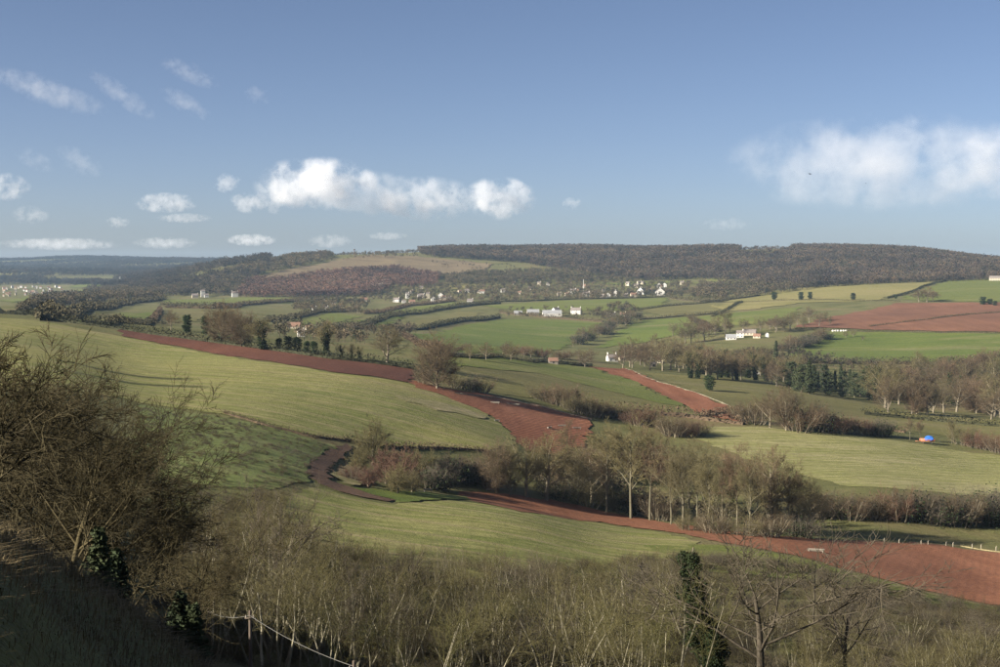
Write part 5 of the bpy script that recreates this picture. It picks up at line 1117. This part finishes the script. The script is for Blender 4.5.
# ------------------------------------------------------------------ clouds
def cloud_mat(name, dens, soft, seed, scale, cover=.5):
    m = bpy.data.materials.new(name); m.use_nodes = True; t = m.node_tree; t.nodes.clear(); N = t.nodes.new; Lk = t.links.new
    tc = N('ShaderNodeTexCoord'); out = N('ShaderNodeOutputMaterial'); pv = N('ShaderNodeVolumePrincipled')
    ln = N('ShaderNodeVectorMath'); ln.operation = 'LENGTH'; Lk(tc.outputs['Object'], ln.inputs[0])
    geo = N('ShaderNodeNewGeometry'); off = N('ShaderNodeVectorMath'); off.operation = 'ADD'; off.inputs[1].default_value = (seed * 713., seed * 331., seed * 97.); Lk(geo.outputs['Position'], off.inputs[0])
    nz = N('ShaderNodeTexNoise'); nz.inputs['Scale'].default_value = scale; nz.inputs['Detail'].default_value = 8; nz.inputs['Roughness'].default_value = .62; Lk(off.outputs[0], nz.inputs['Vector'])
    def math_(op, a, b):
        q = N('ShaderNodeMath'); q.operation = op
        for s, v in zip(q.inputs, (a, b)):
            if hasattr(v, 'links'): Lk(v, s)
            else: s.default_value = v
        return q.outputs[0]
    body = math_('SUBTRACT', 1.0, ln.outputs['Value'])
    f = math_('ADD', math_('MULTIPLY', body, 1.0), math_('MULTIPLY', math_('SUBTRACT', nz.outputs[0], cover), 6.5))
    mr = N('ShaderNodeMapRange'); mr.interpolation_type = 'SMOOTHSTEP'; Lk(f, mr.inputs['Value']); mr.inputs['From Min'].default_value = .12; mr.inputs['From Max'].default_value = .12 + soft
    edge = N('ShaderNodeMapRange'); edge.interpolation_type = 'SMOOTHSTEP'; Lk(body, edge.inputs['Value']); edge.inputs['From Min'].default_value = 0; edge.inputs['From Max'].default_value = .25
    Lk(math_('MULTIPLY', math_('MULTIPLY', mr.outputs[0], edge.outputs[0]), dens), pv.inputs['Density'])
    pv.inputs['Color'].default_value = (.90, .91, .93, 1); pv.inputs['Anisotropy'].default_value = .0
    Lk(pv.outputs[0], out.inputs['Volume']); return m
ico = None
import bmesh
def cloud(px, py, wpx, hpx, D, dens, soft, label, tilt=0, scale=0, cover=.5):
    global ico
    if ico is None:
        bm = bmesh.new(); bmesh.ops.create_icosphere(bm, subdivisions=3, radius=1); ico = bm
    dx, dy, dz = [float(v) for v in pix_dir(px, py)]; k = D / math.hypot(dx, dy); s = D / F
    me = bpy.data.meshes.new('cloud'); ico.to_mesh(me); me.materials.append(cloud_mat('cloud_vapour', dens, soft, px * .013 + py * .007, scale or 2.6 / (hpx * s * 1.24), cover))
    o = link('cloud', me, loc=(dx * k, dy * k, CZ + dz * k)); o.scale = (wpx * .56 * s, wpx * .40 * s, hpx * .56 * s)
    o.rotation_euler = (0, math.radians(tilt), math.atan2(-dx, dy)); tag(o, label, 'cloud', 'clouds')
CD = 12500
cloud(318, 184, 120, 52, CD, .0036, .8, 'bright cumulus cloud, biggest over the tawny hill')
cloud(425, 199, 105, 44, CD * 1.02, .0024, .9, 'cumulus cloud with a grey base right of the biggest one')
cloud(500, 198, 72, 42, CD, .0034, .8, 'bright cumulus at the right end of the cloud line')
cloud(372, 193, 100, 44, CD * .99, .0012, 1.0, 'middle cumulus joining the biggest cloud to its neighbour')
cloud(882, 163, 290, 92, CD, .00065, 1.0, 'big soft grey-white cloud over the right hill')
cloud(1010, 165, 150, 66, CD * 1.05, .0008, 1.0, 'grey cloud cut by the right picture edge')
cloud(8, 187, 40, 26, CD, .0030, .8, 'small bright cloud at the left picture edge')
cloud(166, 203, 60, 20, CD, .0030, .8, 'small flat cloud over the left ridge')
cloud(227, 183, 28, 20, CD, .0030, .8, 'small round puff above the left cloud pair')
cloud(250, 202, 40, 22, CD, .0030, .8, 'soft puff left of the biggest cumulus')
cloud(276, 204, 24, 20, CD, .0030, .8, 'small puff under the biggest cumulus')
cloud(185, 218, 50, 10, CD, .0022, .7, 'thin flat cloudlet under the small flat cloud')
cloud(572, 204, 20, 14, CD, .0030, .8, 'tiny lone puff right of the cloud line')
cloud(30, 215, 34, 18, CD, .0018, .8, 'faint cloudlet at the far left')
cloud(118, 222, 22, 12, CD, .0030, .8, 'tiny cloudlet over the far ridge')
cloud(252, 240, 50, 12, CD * 1.3, .0028, .7, 'low cloud row just above the left skyline')
cloud(165, 243, 60, 12, CD * 1.3, .0014, .8, 'low faint cloud row above the far ridge')
for x, y, w_, h_, lab in ((330, 241, 46, 14, 'low faint cloudlet over the tawny hill'), (388, 236, 40, 8, 'low faint cloudlet over the skyline wood'), (60, 244, 110, 12, 'low faint cloud bank at the far left skyline')):
    cloud(x, y, w_, h_, CD * 1.3, .0013, .9, lab, 0, .011)
for i, (x, y, w_, h_, tl) in enumerate(((190, 73, 60, 20, 22), (122, 95, 75, 20, 35), (185, 103, 55, 20, 28), (50, 92, 110, 26, 18), (257, 95, 28, 18, 20), (35, 160, 40, 18, 25), (78, 160, 50, 24, 30), (726, 224, 50, 14, 0))):
    cloud(x, y, w_, h_, CD * .9, .0007, 1.0, ['wispy streak cloud, topmost at upper left', 'wispy slanting streak left of the topmost', 'wispy streak below the topmost', 'faint broad wisp at the left', 'tiny wisp right of the streaks', 'faint wisp at the left under the streaks', 'faint wisp right of another under the streaks', 'faint flat wisp low over the right hill'][i], tl, 0, .5)

# ------------------------------------------------------------------ haze
m = bpy.data.materials.new('valley_haze'); m.use_nodes = True; t = m.node_tree; t.nodes.clear()
pv = t.nodes.new('ShaderNodeVolumePrincipled'); out = t.nodes.new('ShaderNodeOutputMaterial'); t.links.new(pv.outputs[0], out.inputs['Volume'])
pv.inputs['Color'].default_value = (.50, .72, 1.0, 1); pv.inputs['Density'].default_value = 3.4e-5; pv.inputs['Anisotropy'].default_value = .1
zlo = float(ZG.min()) - 1.5; zhi = float(ZG.max()) + 28
tag(link('haze', mesh_arrays('haze', *box(-9000, 9000, -9000, 9000, zlo, zhi), m)), 'thin blue haze filling the valley air', kind='stuff')

# ------------------------------------------------------------------ look-alikes in a row are told apart by their order from the left
ORD = 'first second third fourth fifth sixth seventh eighth ninth tenth eleventh twelfth thirteenth fourteenth fifteenth sixteenth seventeenth eighteenth nineteenth twentieth twenty-first twenty-second twenty-third twenty-fourth twenty-fifth twenty-sixth'.split()
same = {}
for o in C.objects:
    if o.parent is None and 'category' in o and 'label' in o: same.setdefault(o['label'], []).append(o)
for lab, os_ in same.items():
    if 2 <= len(os_) <= 26 and 'beyond the left' not in lab:
        os_.sort(key=lambda o: float(project(o.location.x, o.location.y, o.location.z)[0]))
        for k, o in enumerate(os_):
            new = f'{ORD[k]} from left, {lab}'
            if len(new.split()) <= 16: o['label'] = new
